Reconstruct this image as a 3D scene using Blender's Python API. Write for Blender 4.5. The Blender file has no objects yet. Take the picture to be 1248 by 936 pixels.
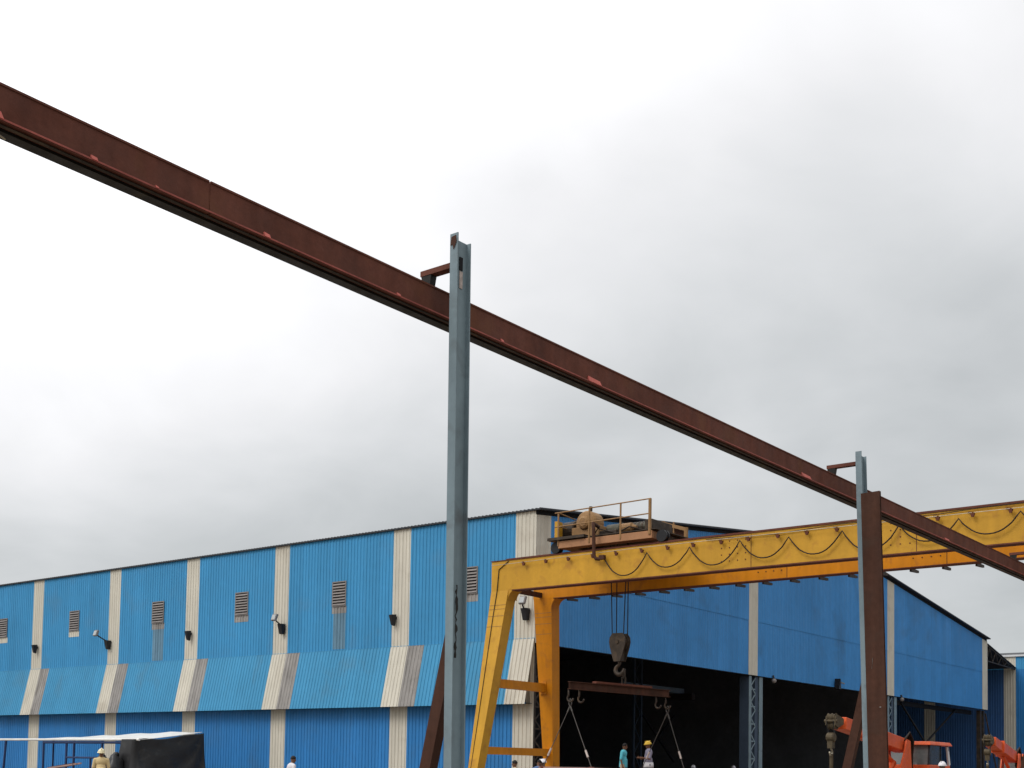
import bpy, bmesh, math, random
from mathutils import Vector, Matrix
random.seed(7)
scene = bpy.context.scene
COL = scene.collection
PI = math.pi
V = Vector

# ------------------------------------------------------------------ materials
def mat(name, col, rough=.6, metal=0.0, var=.12, scale=2.0, streak=0.0, sheet=0.0, sheet_axis=None,
        dirt=None, dirt_amt=0.0, dirt_scale=1.5, bump=0.0, spec=.22, trans=0.0):
    m = bpy.data.materials.new(name); m.use_nodes = True
    nt = m.node_tree; N = nt.nodes; L = nt.links
    b = N['Principled BSDF']
    b.inputs['Roughness'].default_value = rough; b.inputs['Metallic'].default_value = metal
    b.inputs['Specular IOR Level'].default_value = spec
    tc = N.new('ShaderNodeTexCoord')
    def noise(sc, det=5, vec=None, dist=0.0):
        n = N.new('ShaderNodeTexNoise'); n.inputs['Scale'].default_value = sc; n.inputs['Detail'].default_value = det
        n.inputs['Distortion'].default_value = dist
        L.new(vec or tc.outputs['Object'], n.inputs['Vector']); return n.outputs['Fac']
    def maprange(v, a, b2, c, d):
        r = N.new('ShaderNodeMapRange'); L.new(v, r.inputs[0])
        for i, x in zip((1, 2, 3, 4), (a, b2, c, d)): r.inputs[i].default_value = x
        return r.outputs[0]
    def mul(a, c):
        r = N.new('ShaderNodeMath'); r.operation = 'MULTIPLY'; L.new(a, r.inputs[0])
        if isinstance(c, float): r.inputs[1].default_value = c
        else: L.new(c, r.inputs[1])
        return r.outputs[0]
    f = maprange(noise(scale), .25, .75, 1 - var, 1 + var)
    f = mul(f, maprange(noise(scale * 9, 3), .25, .75, 1 - var * .5, 1 + var * .5))
    if streak:
        mp = N.new('ShaderNodeMapping'); mp.inputs['Scale'].default_value = (5, 5, .22)
        L.new(tc.outputs['Object'], mp.inputs['Vector'])
        f = mul(f, maprange(noise(1.0, 4, mp.outputs[0]), .3, .7, 1 - streak, 1 + streak))
    if sheet:
        sx = N.new('ShaderNodeSeparateXYZ'); L.new(tc.outputs['Object'], sx.inputs[0])
        q = N.new('ShaderNodeMath'); q.operation = 'FLOOR'
        L.new(mul(sx.outputs[sheet_axis], 1 / 1.02), q.inputs[0])
        w = N.new('ShaderNodeTexWhiteNoise'); w.noise_dimensions = '1D'; L.new(q.outputs[0], w.inputs['W'])
        f = mul(f, maprange(w.outputs['Value'], 0, 1, 1 - sheet, 1 + sheet))
    mx = N.new('ShaderNodeVectorMath'); mx.operation = 'SCALE'
    mx.inputs[0].default_value = col; L.new(f, mx.inputs['Scale'])
    out = mx.outputs[0]
    if dirt:
        d = maprange(noise(dirt_scale, 8, None, .6), .56, .74, 0, dirt_amt)
        mi = N.new('ShaderNodeMix'); mi.data_type = 'RGBA'
        L.new(d, mi.inputs[0]); L.new(out, mi.inputs[6]); mi.inputs[7].default_value = (*dirt, 1)
        out = mi.outputs[2]
    L.new(out, b.inputs['Base Color'])
    if bump:
        bp = N.new('ShaderNodeBump'); bp.inputs['Strength'].default_value = bump; bp.inputs['Distance'].default_value = .01
        L.new(noise(scale * 14, 4), bp.inputs['Height']); L.new(bp.outputs[0], b.inputs['Normal'])
    L.new(maprange(noise(scale * 2.3), .3, .7, max(rough - .1, .05), min(rough + .1, 1)), b.inputs['Roughness'])
    if trans: b.inputs['Transmission Weight'].default_value = trans
    return m

M = dict(
 blue_side=mat('sky_blue_sheet_side', (.052, .275, .52), .55, var=.07, scale=.35, streak=.05, sheet=.05, sheet_axis=1, dirt=(.10, .23, .36), dirt_amt=.3, dirt_scale=.5, bump=.25),
 blue_skirt=mat('sky_blue_sheet_skirt', (.056, .272, .475), .55, var=.07, scale=.35, streak=.04, sheet=.05, sheet_axis=1, dirt=(.09, .2, .28), dirt_amt=.45, dirt_scale=.6, bump=.25),
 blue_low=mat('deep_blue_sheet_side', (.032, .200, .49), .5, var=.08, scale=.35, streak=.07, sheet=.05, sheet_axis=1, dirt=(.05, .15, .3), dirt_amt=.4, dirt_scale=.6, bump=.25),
 blue_front=mat('deep_blue_sheet_front', (.056, .248, .56), .5, var=.09, scale=.3, streak=.07, sheet=.05, sheet_axis=0, dirt=(.05, .12, .22), dirt_amt=.4, dirt_scale=.45, bump=.25),
 cream=mat('cream_sheet', (.58, .548, .465), .6, var=.06, scale=.6, streak=.08, dirt=(.38, .33, .26), dirt_amt=.45, dirt_scale=.7),
 skylight=mat('weathered_translucent_sheet', (.29, .275, .26), .6, var=.14, scale=.8, streak=.22, sheet=.1, sheet_axis=1, dirt=(.16, .14, .12), dirt_amt=.6, dirt_scale=.9),
 patch=mat('faded_patch_sheet', (.13, .24, .33), .6, var=.14, scale=.8, streak=.22),
 louvre=mat('louvre_galvanised', (.23, .21, .20), .55, .2, var=.12, scale=3, dirt=(.22, .16, .12), dirt_amt=.5),
 inner=mat('shed_inner_sheet', (.22, .23, .25), .8, var=.2, scale=.4),
 navy=mat('dark_navy_column', (.055, .078, .115), .6, var=.15, scale=1.2),  # even dark navy, deeper than the column chords
 headgrime=mat('dirty_ochre_steel', (.09, .07, .042), .65, .2, var=.35, scale=5, dirt=(.04, .032, .025), dirt_amt=.8, dirt_scale=4),
 dark=mat('dark_void', (.012, .012, .014), .8, var=.2),
 roof=mat('roof_sheet_underside', (.035, .037, .042), .6, var=.2, scale=.5),
 white_trim=mat('white_trim', (.62, .63, .64), .5, var=.08),
 steel_grey=mat('grey_paint_steel', (.20, .265, .295), .5, .1, var=.10, scale=1.6, streak=.12, dirt=(.10, .10, .10), dirt_amt=.55, dirt_scale=2.2, bump=.15),
 steel_side=mat('blue_grey_column_paint', (.20, .27, .34), .5, .1, var=.1, scale=1.5, dirt=(.1, .11, .12), dirt_amt=.4),
 rust=mat('rusted_mill_steel', (.125, .043, .028), .75, .1, var=.22, scale=1.7, streak=.15, dirt=(.16, .065, .03), dirt_amt=.55, dirt_scale=2.2, bump=.25),
 rust2=mat('rusted_column_steel', (.068, .029, .018), .8, .05, var=.25, scale=1.2, streak=.25, dirt=(.055, .035, .025), dirt_amt=.7, dirt_scale=1.6, bump=.25),
 primer=mat('red_oxide_primer', (.34, .092, .072), .6, var=.25, scale=4, dirt=(.16, .06, .045), dirt_amt=.8, dirt_scale=5),
 clip=mat('fresh_red_primer', (.58, .15, .12), .6, var=.2, scale=6, dirt=(.3, .08, .06), dirt_amt=.5, dirt_scale=8),
 under=mat('near_black_steel', (.02, .019, .017), .5, .3, var=.3, scale=3, dirt=(.06, .05, .02), dirt_amt=.6, dirt_scale=2),  # near-black steel with olive blotches
 scrape=mat('bare_scraped_steel', (.45, .38, .34), .5, .4, var=.3, scale=20),
 yellow=mat('gantry_yellow_paint', (.545, .29, .028), .45, var=.08, scale=.9, streak=.06, dirt=(.32, .13, .03), dirt_amt=.5, dirt_scale=2.6, bump=.1),
 yellow_shaded=mat('gantry_yellow_shaded', (.58, .215, .007), .45, var=.08, scale=.9, streak=.08, dirt=(.28, .10, .025), dirt_amt=.5, dirt_scale=2.6, bump=.1),  # gantry yellow with shade and orange bounce light put into the colour
 tan=mat('faded_tan_paint', (.29, .165, .07), .6, var=.2, scale=3, dirt=(.16, .09, .05), dirt_amt=.75, dirt_scale=3),
 salmon=mat('faded_salmon_paint', (.38, .19, .095), .6, var=.15, scale=2, dirt=(.2, .1, .06), dirt_amt=.6, dirt_scale=2.5),
 grime=mat('oily_machine_grime', (.055, .042, .032), .55, .3, var=.35, scale=4, dirt=(.14, .09, .05), dirt_amt=.6, dirt_scale=4),
 drumgreen=mat('drum_grey_green', (.075, .07, .052), .5, .4, var=.25, scale=6),
 cable=mat('dark_cable_sheath', (.03, .018, .012), .6, var=.2),
 wire=mat('galvanised_wire', (.38, .34, .26), .4, .5, var=.2),
 rope=mat('wire_rope', (.028, .028, .03), .5, .5, var=.2),
 sling=mat('steel_sling_rope', (.075, .068, .06), .5, .5, var=.2, scale=8),
 black=mat('black_enamel', (.02, .02, .022), .4, var=.2),
 lampglass=mat('lamp_glass', (.40, .42, .42), .15, var=.1, scale=8),
 orange=mat('mobile_crane_orange', (.66, .105, .028), .45, var=.12, scale=2, dirt=(.32, .07, .03), dirt_amt=.55, dirt_scale=2.5, bump=.1),
 glass=mat('cab_glass', (.17, .19, .19), .12, var=.2, scale=2, spec=.9),
 glassdark=mat('cab_glass_inner_shade', (.018, .022, .026), .3, var=.2, spec=.3),
 blue_shade=mat('blue_sheet_shaded', (.045, .125, .31), .55, var=.09, scale=.35, streak=.07, dirt=(.05, .10, .18), dirt_amt=.4, dirt_scale=.6),  # wall blue with the lean-to's shade put into the colour
 tyre=mat('tyre_rubber', (.022, .021, .02), .85, var=.2, scale=6, bump=.2),
 tarp=mat('black_tarpaulin', (.011, .011, .012), .42, spec=.5, var=.25, scale=1.5, dirt=(.05, .048, .045), dirt_amt=.5, dirt_scale=2.5, bump=.3),
 whitesheet=mat('white_roof_sheet', (.72, .71, .67), .5, var=.08, scale=.8, streak=.06, dirt=(.5, .46, .4), dirt_amt=.4),
 bluepipe=mat('dark_blue_pipe', (.03, .05, .13), .5, .2, var=.2),
 plate=mat('pinkish_mill_plate', (.36, .235, .21), .7, .1, var=.15, scale=1.2, dirt=(.2, .1, .07), dirt_amt=.6),
 ground=mat('yard_dust_ground', (.20, .165, .13), .9, var=.2, scale=.25, dirt=(.13, .105, .085), dirt_amt=.8, dirt_scale=.12, bump=.4),
 slab=mat('shed_floor_slab', (.10, .095, .09), .85, var=.2, scale=.3, dirt=(.05, .048, .045), dirt_amt=.8, dirt_scale=.2),
 skin=mat('skin_brown', (.17, .085, .05), .55, var=.08, scale=12),
 hair=mat('hair_black', (.012, .010, .009), .6, var=.2),
 eye=mat('eye_dark', (.02, .015, .012), .2, var=.1),
 shoe=mat('leather_shoe', (.025, .018, .014), .5, var=.2),
)
def cloth(name, c): return mat(name, c, .85, var=.10, scale=5, bump=.25)
M.update(cl_cream=cloth('cloth_cream', (.62, .48, .25)), cl_white=cloth('cloth_white', (.68, .66, .68)), cl_blue=cloth('cloth_blue', (.09, .15, .29)),
 cl_turq=cloth('cloth_turquoise', (.12, .52, .62)), cl_lav=cloth('cloth_grey_violet', (.26, .25, .33)), cl_beige=cloth('cloth_beige', (.5, .42, .3)),
 cl_grey=cloth('cloth_dark_grey', (.07, .075, .10)), cl_khaki=cloth('cloth_khaki', (.22, .18, .12)), cl_red=cloth('cloth_brick', (.3, .12, .09)),
 hel_yellow=mat('helmet_yellow', (.72, .47, .06), .35, var=.05), hel_cream=mat('helmet_cream', (.75, .68, .45), .4, var=.05), hel_white=mat('helmet_white', (.76, .75, .78), .35, var=.04),
 hel_grey=mat('helmet_grey', (.36, .37, .38), .4, var=.05))

# ------------------------------------------------------------------ mesh builder
ORG = {}
class MB:
    def __init__(s): s.v = []; s.f = []
    def add(s, vs, fs):
        o = len(s.v); s.v += [V(a) for a in vs]; s.f += [tuple(i + o for i in f) for f in fs]; return s
    def box(s, a, b):
        x0, y0, z0 = a; x1, y1, z1 = b
        return s.hexa([(x0, y0, z0), (x1, y0, z0), (x1, y1, z0), (x0, y1, z0)], [(x0, y0, z1), (x1, y0, z1), (x1, y1, z1), (x0, y1, z1)])
    def hexa(s, lo, hi):
        return s.add(list(lo) + list(hi), [(3, 2, 1, 0), (4, 5, 6, 7), (0, 1, 5, 4), (1, 2, 6, 5), (2, 3, 7, 6), (3, 0, 4, 7)])
    def frame(s, d):
        d = V(d).normalized(); up = V((0, 0, 1)) if abs(d.z) < .95 else V((1, 0, 0))
        a = d.cross(up).normalized(); return a, a.cross(d).normalized()
    def tube(s, p0, p1, r0, r1=None, n=10, cap=True):
        r1 = r0 if r1 is None else r1; p0 = V(p0); p1 = V(p1); a, b = s.frame(p1 - p0)
        vs = [p + (a * math.cos(2 * PI * i / n) + b * math.sin(2 * PI * i / n)) * r for p, r in ((p0, r0), (p1, r1)) for i in range(n)]
        fs = [(i, (i + 1) % n, n + (i + 1) % n, n + i) for i in range(n)]
        if cap: fs += [tuple(range(n - 1, -1, -1)), tuple(range(n, 2 * n))]
        return s.add(vs, fs)
    def path(s, pts, r, n=8):
        pts = [V(p) for p in pts]; vs = []; fs = []
        a = None
        for k, p in enumerate(pts):
            d = (pts[min(k + 1, len(pts) - 1)] - pts[max(k - 1, 0)]).normalized()
            if a is None: a, b = s.frame(d)
            else:
                a = (a - d * a.dot(d)).normalized(); b = a.cross(d).normalized()
            rr = r[k] if isinstance(r, (list, tuple)) else r
            vs += [p + (a * math.cos(2 * PI * i / n) + b * math.sin(2 * PI * i / n)) * rr for i in range(n)]
        for k in range(len(pts) - 1):
            fs += [(k * n + i, k * n + (i + 1) % n, (k + 1) * n + (i + 1) % n, (k + 1) * n + i) for i in range(n)]
        fs += [tuple(range(n - 1, -1, -1)), tuple(range((len(pts) - 1) * n, len(pts) * n))]
        return s.add(vs, fs)
    def prism(s, poly, off):              # poly: 3D loop, off: extrusion vector
        n = len(poly); off = V(off); vs = [V(p) for p in poly] + [V(p) + off for p in poly]
        return s.add(vs, [tuple(range(n - 1, -1, -1)), tuple(range(n, 2 * n))] + [(i, (i + 1) % n, n + (i + 1) % n, n + i) for i in range(n)])
    def beam(s, p0, p1, w, h, side=None):  # solid rectangular bar, w along side, h the other way
        p0 = V(p0); p1 = V(p1); d = (p1 - p0).normalized()
        a = V(side).normalized() if side else s.frame(d)[0]
        a = (a - d * a.dot(d)).normalized(); b = a.cross(d).normalized()
        q = lambda p: [p - a * w / 2 - b * h / 2, p + a * w / 2 - b * h / 2, p + a * w / 2 + b * h / 2, p - a * w / 2 + b * h / 2]
        return s.hexa(q(p0), q(p1))
    def ibeam(s, p0, p1, w, h, side, tf=.012, tw=.008):   # flanges w wide along side, section depth h
        p0 = V(p0); p1 = V(p1); d = (p1 - p0).normalized()
        a = V(side); a = (a - d * a.dot(d)).normalized(); b = a.cross(d).normalized()
        P = [(-w/2, -h/2), (w/2, -h/2), (w/2, -h/2+tf), (tw/2, -h/2+tf), (tw/2, h/2-tf), (w/2, h/2-tf), (w/2, h/2), (-w/2, h/2), (-w/2, h/2-tf), (-tw/2, h/2-tf), (-tw/2, -h/2+tf), (-w/2, -h/2+tf)]
        vs = [p + a * x + b * y for p in (p0, p1) for x, y in P]; n = 12
        caps = [(0, 1, 2, 3, 10, 11), (3, 4, 9, 10), (4, 5, 6, 7, 8, 9)]
        return s.add(vs, [(i, (i + 1) % n, n + (i + 1) % n, n + i) for i in range(n)] + [tuple(reversed(c)) for c in caps] + [tuple(i + n for i in c) for c in caps])
    def ell(s, c, r, nu=14, nv=9, v0=-PI/2, v1=PI/2):
        vs = []; fs = []
        for j in range(nv + 1):
            t = v0 + (v1 - v0) * j / nv
            for i in range(nu):
                a = 2 * PI * i / nu
                vs.append((c[0] + r[0] * math.cos(t) * math.cos(a), c[1] + r[1] * math.cos(t) * math.sin(a), c[2] + r[2] * math.sin(t)))
        for j in range(nv):
            for i in range(nu): fs.append((j * nu + i, j * nu + (i + 1) % nu, (j + 1) * nu + (i + 1) % nu, (j + 1) * nu + i))
        if v0 > -PI/2: fs.append(tuple(range(nu - 1, -1, -1)))
        return s.add(vs, fs)
    def lathe(s, c, axis, prof, n=20):    # prof: (distance along axis, radius)
        c = V(c); d = V(axis).normalized(); a, b = s.frame(d); vs = []; fs = []
        for t, r in prof: vs += [c + d * t + (a * math.cos(2 * PI * i / n) + b * math.sin(2 * PI * i / n)) * r for i in range(n)]
        for k in range(len(prof) - 1): fs += [(k * n + i, k * n + (i + 1) % n, (k + 1) * n + (i + 1) % n, (k + 1) * n + i) for i in range(n)]
        fs += [tuple(range(n - 1, -1, -1)), tuple(range((len(prof) - 1) * n, len(prof) * n))]
        return s.add(vs, fs)
    def build(s, name, m, parent=None, smooth=False, bevel=0.0, org=None, fix=True):
        o3 = V(ORG[parent.name]) if parent is not None else V(org or (0, 0, 0))
        me = bpy.data.meshes.new(name); me.from_pydata([tuple(p - o3) for p in s.v], [], s.f); me.update()
        if fix:
            bm = bmesh.new(); bm.from_mesh(me); bmesh.ops.recalc_face_normals(bm, faces=bm.faces); bm.to_mesh(me); bm.free()
        me.materials.append(m if not isinstance(m, str) else M[m])
        if smooth:
            for p in me.polygons: p.use_smooth = True
        ob = bpy.data.objects.new(name, me); COL.objects.link(ob)
        if parent is not None: ob.parent = parent
        else: ob.location = o3
        ORG[ob.name] = o3
        if bevel:
            bv = ob.modifiers.new('bevel', 'BEVEL'); bv.width = bevel; bv.segments = 2; bv.limit_method = 'ANGLE'
        return ob
def tag(o, label=None, cat=None, group=None, kind=None):
    if label: o['label'] = label
    if cat: o['category'] = cat
    if group: o['group'] = group
    if kind: o['kind'] = kind
    return o
def thing(name, loc, label, cat, group=None):
    o = bpy.data.objects.new(name, None); COL.objects.link(o); o.location = loc; o.empty_display_size = .3
    ORG[o.name] = V(loc); return tag(o, label, cat, group)
def copy_tree(o, parent=None):
    c = o.copy(); COL.objects.link(c); ORG[c.name] = ORG[o.name]
    if parent is not None: c.parent = parent
    for ch in [x for x in o.children]: copy_tree(ch, c)
    return c

# ------------------------------------------------------------------ corrugated sheet
def corr_profile(a, b, period, depth):
    pts = []; k = math.floor(a / period) - 1
    while k * period < b + period:
        for t, d in ((0, 0), (.62, 0), (.72, 1), (.90, 1)):
            pts.append(((k + t) * period, d * depth))
        k += 1
    def val(x):
        for (p, d), (q, e) in zip(pts, pts[1:]):
            if p <= x <= q: return d + (e - d) * (x - p) / (q - p) if q > p else d
        return 0
    return [(a, val(a))] + [(p, d) for p, d in pts if a + 1e-4 < p < b - 1e-4] + [(b, val(b))]
def corr(mb, axis, a, b, rows, period=.2, depth=.028):
    """rows: list of functions/tuples giving (offset position of the sheet plane, z) along the sheet; ribs stand out on the negative side"""
    pr = corr_profile(a, b, period, depth); n = len(pr); vs = []; fs = []
    for r in rows:
        for t, d in pr:
            off, z = r(t) if callable(r) else r
            vs.append((off - d, t, z) if axis == 'y' else (t, off - d, z))
    for j in range(len(rows) - 1):
        for i in range(n - 1): fs.append((j * n + i, j * n + i + 1, (j + 1) * n + i + 1, (j + 1) * n + i))
    mb.add(vs, fs)

G = .2            # ground level
HE = 12.0         # eave
W = 56.6; RIDGE = 15.1; DEPTH = 52.0
roof_z = lambda x: HE + (RIDGE - HE) * (1 - abs(x - W / 2) / (W / 2))

# ------------------------------------------------------------------ setting: ground
g = MB(); g.add([(-900, -900, G), (1500, -900, G), (1500, 1500, G), (-900, 1500, G)], [(0, 1, 2, 3)])
tag(g.build('ground', 'ground'), kind='structure')
g = MB(); g.box((.15, .05, G - .1), (W, DEPTH - .3, G + .06))
tag(g.build('shed_floor', 'slab'), kind='structure')

# ------------------------------------------------------------------ the blue shed
shed = thing('industrial_shed', (W / 2, DEPTH / 2, G), 'long blue corrugated steel shed with cream stripes, louvres and open front bays', 'building')
SY = [42.75, 35.72, 28.17, 21.46, 14.69, 6.87]; SW = 1.03; ZT, ZC, ZB, OUT = HE - .03, 6.79, 4.14, .60
rng = [(y, y + SW) for y in SY] + [(0.0, 1.054)]
gaps = [(rng[i + 1][1], rng[i][0]) for i in range(len(rng) - 1)] + [(rng[0][1], DEPTH)]
for a, b in gaps:
    mb = MB(); corr(mb, 'y', a, b, [(0, ZC), (0, 9.4), (0, ZT)]); mb.build('wall_panel', 'blue_side', shed, fix=False)
    lo = a if a < 1.1 else a
    sk_b = b - 0.0; s0 = b - .95 if False else None
for i, (a, b) in enumerate(gaps):
    # skirt: the weathered translucent strip sits on the near side of each stripe
    far_stripe_near_edge = b
    blue_b = b - .95 if i < len(gaps) - 1 else b
    mb = MB(); corr(mb, 'y', a, blue_b, [(-OUT, ZB), (-.03, ZC + .02)]); mb.build('skirt_panel', 'blue_skirt', shed, fix=False)
    if blue_b < b:
        mb = MB(); corr(mb, 'y', blue_b, b, [(-OUT, ZB), (-.03, ZC + .02)]); mb.build('skylight_strip', 'skylight', shed, fix=False)
    mb = MB(); corr(mb, 'y', a, b, [(0, G), (0, ZC - .05)]); mb.build('lower_wall_panel', 'blue_low', shed, fix=False)
for a, b in rng:
    mb = MB(); corr(mb, 'y', a, b, [(0, ZC), (0, ZT)]); mb.build('wall_stripe', 'cream', shed, fix=False)
    mb = MB(); corr(mb, 'y', a, b, [(-OUT, ZB), (-.03, ZC + .02)]); mb.build('skirt_stripe', 'cream', shed, fix=False)
    mb = MB(); corr(mb, 'y', a, b, [(0, G), (0, ZC - .05)]); mb.build('lower_wall_stripe', 'cream', shed, fix=False)
mb = MB()                                                   # flashing along the skirt's top, brackets under it
mb.box((-.042, -.005, ZC + .012), (-.004, DEPTH, ZC + .028)); mb.build('skirt_flashing', 'blue_skirt', shed)
mb = MB(); mb.box((-OUT + .05, 0.05, ZB + .03), (-.03, DEPTH, ZB + .05)); mb.build('skirt_soffit', 'dark', shed)
mb = MB(); mb.box((-OUT + .04, .02, ZB + .01), (-OUT + .08, DEPTH, ZB + .07)); mb.build('skirt_rail', 'blue_low', shed)
# louvre windows and the faded sheets under some of them
LV = [(39.5, 40.6), (32.0, 32.95), (24.28, 25.28), (17.57, 18.55), (10.78, 11.68), (3.0, 3.78)]
for i, (a, b) in enumerate(LV):
    mb = MB(); t = .05
    for q in ((a, a + t), (b - t, b)): mb.box((-.06, q[0], 8.82), (-.031, q[1], 9.97))
    mb.box((-.06, a + t, 9.92), (-.031, b - t, 9.97)); mb.box((-.06, a + t, 8.82), (-.031, b - t, 8.86))
    lv = mb.build('louvre_window', 'louvre', shed)
    mb = MB(); mb.box((-.034, a + t, 8.86), (-.031, b - t, 9.92)); mb.build('louvre_backing', 'dark', lv)
    mb = MB()
    for k in range(8):
        z = 8.87 + k * .131; mb.hexa([(-.085, a + t, z), (-.036, a + t, z + .07), (-.036, b - t, z + .07), (-.085, b - t, z)], [(-.085, a + t, z + .014), (-.036, a + t, z + .084), (-.036, b - t, z + .084), (-.085, b - t, z + .014)])
    mb.build('louvre_slats', 'louvre', lv)
    mb = MB(); corr(mb, 'y', a - .03, b + .03, [(-.006, 8.50), (-.006, 8.82)]); mb.build('louvre_apron', 'cream' if i < 2 else 'skylight', shed, fix=False)
    if i in (2, 4):
        mb = MB(); corr(mb, 'y', a, b - .08, [(-.004, 6.86), (-.004, 8.50)]); mb.build('faded_sheet', 'patch', shed, fix=False)
# front fascia: three bays of deep blue sheet between cream stripes
ZF = 6.62
FS = [(.0, .94), (18.21, 19.22), (36.88, 37.98), (55.5, 56.72)]
top = lambda x: (0.0, roof_z(x) - .20)
for (a0, a), (b, b1) in zip(FS, FS[1:]):
    mb = MB(); corr(mb, 'x', a, b, [(0, ZF), (0, 9.47)], depth=.02); mb.build('fascia_panel', 'blue_front', shed, fix=False)
    mb = MB(); pts = [a, W / 2, b] if a < W / 2 < b else [a, b]
    for p, q in zip(pts, pts[1:]): corr(mb, 'x', p, q, [(-.020, 9.44), lambda x: (-.014, roof_z(x) - .20)], depth=.02)
    mb.build('upper_fascia_panel', 'blue_front', shed, fix=False)
for a, b in FS:
    mb = MB(); corr(mb, 'x', a, b, [(-.016, ZF), lambda x: (-.016, roof_z(min(x, W)) - .20)], depth=.02); mb.build('fascia_stripe', 'cream', shed, fix=False)
mb = MB(); mb.box((.02, .012, ZF - .03), (W, .12, ZF + .09)); mb.build('fascia_girt', 'dark', shed)
# roof
for x0, x1 in ((-.12, W / 2), (W / 2, W + .10)):
    mb = MB(); vs = []; pr = corr_profile(-.28, DEPTH, .2, .035); n = len(pr)
    rz = lambda x: HE + (RIDGE - HE) * (1 - abs(x - W / 2) / (W / 2))
    for x in (x0, x1):
        for t, d in pr: vs.append((x, t, rz(x) + d + .03))
    for x in (x0, x1):
        for t, d in pr: vs.append((x, t, rz(x) - .02))
    fs = []
    for i in range(n - 1):
        fs += [(i, i + 1, n + i + 1, n + i), (2 * n + i, 3 * n + i, 3 * n + i + 1, 2 * n + i + 1), (i, 2 * n + i, 2 * n + i + 1, i + 1), (n + i, n + i + 1, 3 * n + i + 1, 3 * n + i)]
    fs += [(0, n, 3 * n, 2 * n), (n - 1, 2 * n - 1 + 0, 4 * n - 1, 3 * n - 1)]
    mb.add(vs, fs); mb.build('roof', 'roof', shed, fix=True)
mb = MB()                                                    # purlin ends and barge rail under the gable overhang
for x0, x1 in ((0.0, W / 2), (W / 2, W)):
    mb.hexa([(x0, -.02, rz(x0) - .19), (x1, -.02, rz(x1) - .19), (x1, .04, rz(x1) - .19), (x0, .04, rz(x0) - .19)], [(x0, -.02, rz(x0) - .03), (x1, -.02, rz(x1) - .03), (x1, .04, rz(x1) - .03), (x0, .04, rz(x0) - .03)])
mb.build('barge_rail', 'dark', shed)
mb = MB(); mb.box((.02, DEPTH, G), (W, DEPTH + .1, HE)); mb.build('rear_wall', 'inner', shed)
mb = MB(); mb.box((W, 7.6, G), (W + .1, DEPTH, HE)); mb.box((W, .1, 11.45), (W + .1, 7.6, HE)); mb.build('far_side_wall', 'inner', shed)
mb = MB(); mb.box((.06, .3, HE - .06), (W - .06, DEPTH, HE - .02)); mb.build('ceiling_liner', 'inner', shed)
# laced columns at the front, interior columns
def laced_column(x, y, name='laced_column', h=ZF - .04, m='steel_grey', plate='navy', dep=.55):
    mb = MB(); mb.box((x, y, G), (x + .25, y + .03, h)); c = mb.build(name, m, shed)
    mb = MB(); mb.box((x + 1.12, y, G), (x + 1.5, y + .03, h)); mb.build('chord', m, c)
    mb = MB(); mb.box((x, y + .033, G), (x + .02, y + dep, h)); mb.build('side_plate', plate, c)
    mb = MB(); mb.box((x + .74, y + .06, G), (x + 1.12, y + .10, h)); mb.build('web_plate', plate, c)
    mb = MB(); mb.box((x + .022, y + dep - .03, G), (x + 1.5, y + dep, h)); mb.build('back_plate', plate, c)
    mb = MB(); z = G; k = 0; zig = []
    while z < h - .45:
        xa, xb = (x + .25, x + .74) if k % 2 == 0 else (x + .74, x + .25)
        mb.beam((xa, y + .03, z), (xb, y + .03, z + .42), .012, .07, (0, 1, 0)); z += .42; k += 1
    for zz in (1.4, 2.3, 3.2, 4.1, 5.0, 5.9): mb.beam((x + .25, y + .045, zz), (x + .74, y + .045, zz), .012, .07, (0, 1, 0))
    mb.build('lacing', m, c)
    return c
for x in (18.45, 37.15): laced_column(x, .06)
laced_column(.42, .4, m='grime', plate='dark')
def lattice(x, y, h):
    mb = MB()
    for a in (x, x + .8): mb.box((a - .07, y - .07, G), (a + .07, y + .07, h))
    z = G; k = 0
    while z < h - .8:
        mb.beam((x + (.07 if k % 2 else .73), y, z), (x + (.73 if k % 2 else .07), y, z + .8), .05, .05); z += .8; k += 1
    mb.build('interior_column', 'navy', shed)
for x, y in ((23.6, 10.4), (9.5, 9.0), (42.0, 12.0), (28, 24), (16, 27)): lattice(x, y, 10.5)
mb = MB(); mb.box((5, 8.8, 8.4), (54, 9.1, 8.9)); mb.build('crane_rail_beam', 'grime', shed)
mb = MB(); mb.box((55.2, .05, G), (55.5, .35, ZF - .1)); mb.box((55.95, .05, G), (56.2, .35, ZF - .1))
for k in range(12):
    z = G + k * .5; a, b = (55.5, 55.95) if k % 2 else (55.95, 55.5); mb.beam((a, .2, z), (b, .2, z + .5), .05, .05)
mb.beam((55.9, -.1, ZF - .3), (57.1, -.9, G), .1, .1); mb.build('end_column', 'grime', shed)
mb = MB()                                                   # cross bracing and eaves beam seen inside the far bay
for p, q in (((40.8, .6, 6.35), (45.3, .6, 3.8)), ((51.4, .6, 6.4), (45.3, .6, 3.8)), ((27, 12, 5.2), (31, 12, 2.2)), ((31, 12, 5.2), (27, 12, 2.2))):
    mb = MB(); mb.beam(p, q, .1, .1); mb.build('bracing_bar', 'dark', shed)
mb = MB(); mb.box((38.8, .66, 6.2), (55.1, .86, 6.5)); mb.build('eaves_beam', 'dark', shed)
bc = thing('bridge_crane', (26, 9, 6.4), 'pale blue overhead crane beam deep inside the dark shed', 'crane')
mb = MB(); mb.box((22.5, 10.4, 6.50), (29.5, 10.8, 6.82)); mb.build('girder', 'steel_side', bc)
for x in (22.5, 29.1):
    mb = MB(); mb.box((x, 9.6, 6.1), (x + .4, 11.6, 6.49)); mb.build('end_carriage', 'grime', bc)

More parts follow.
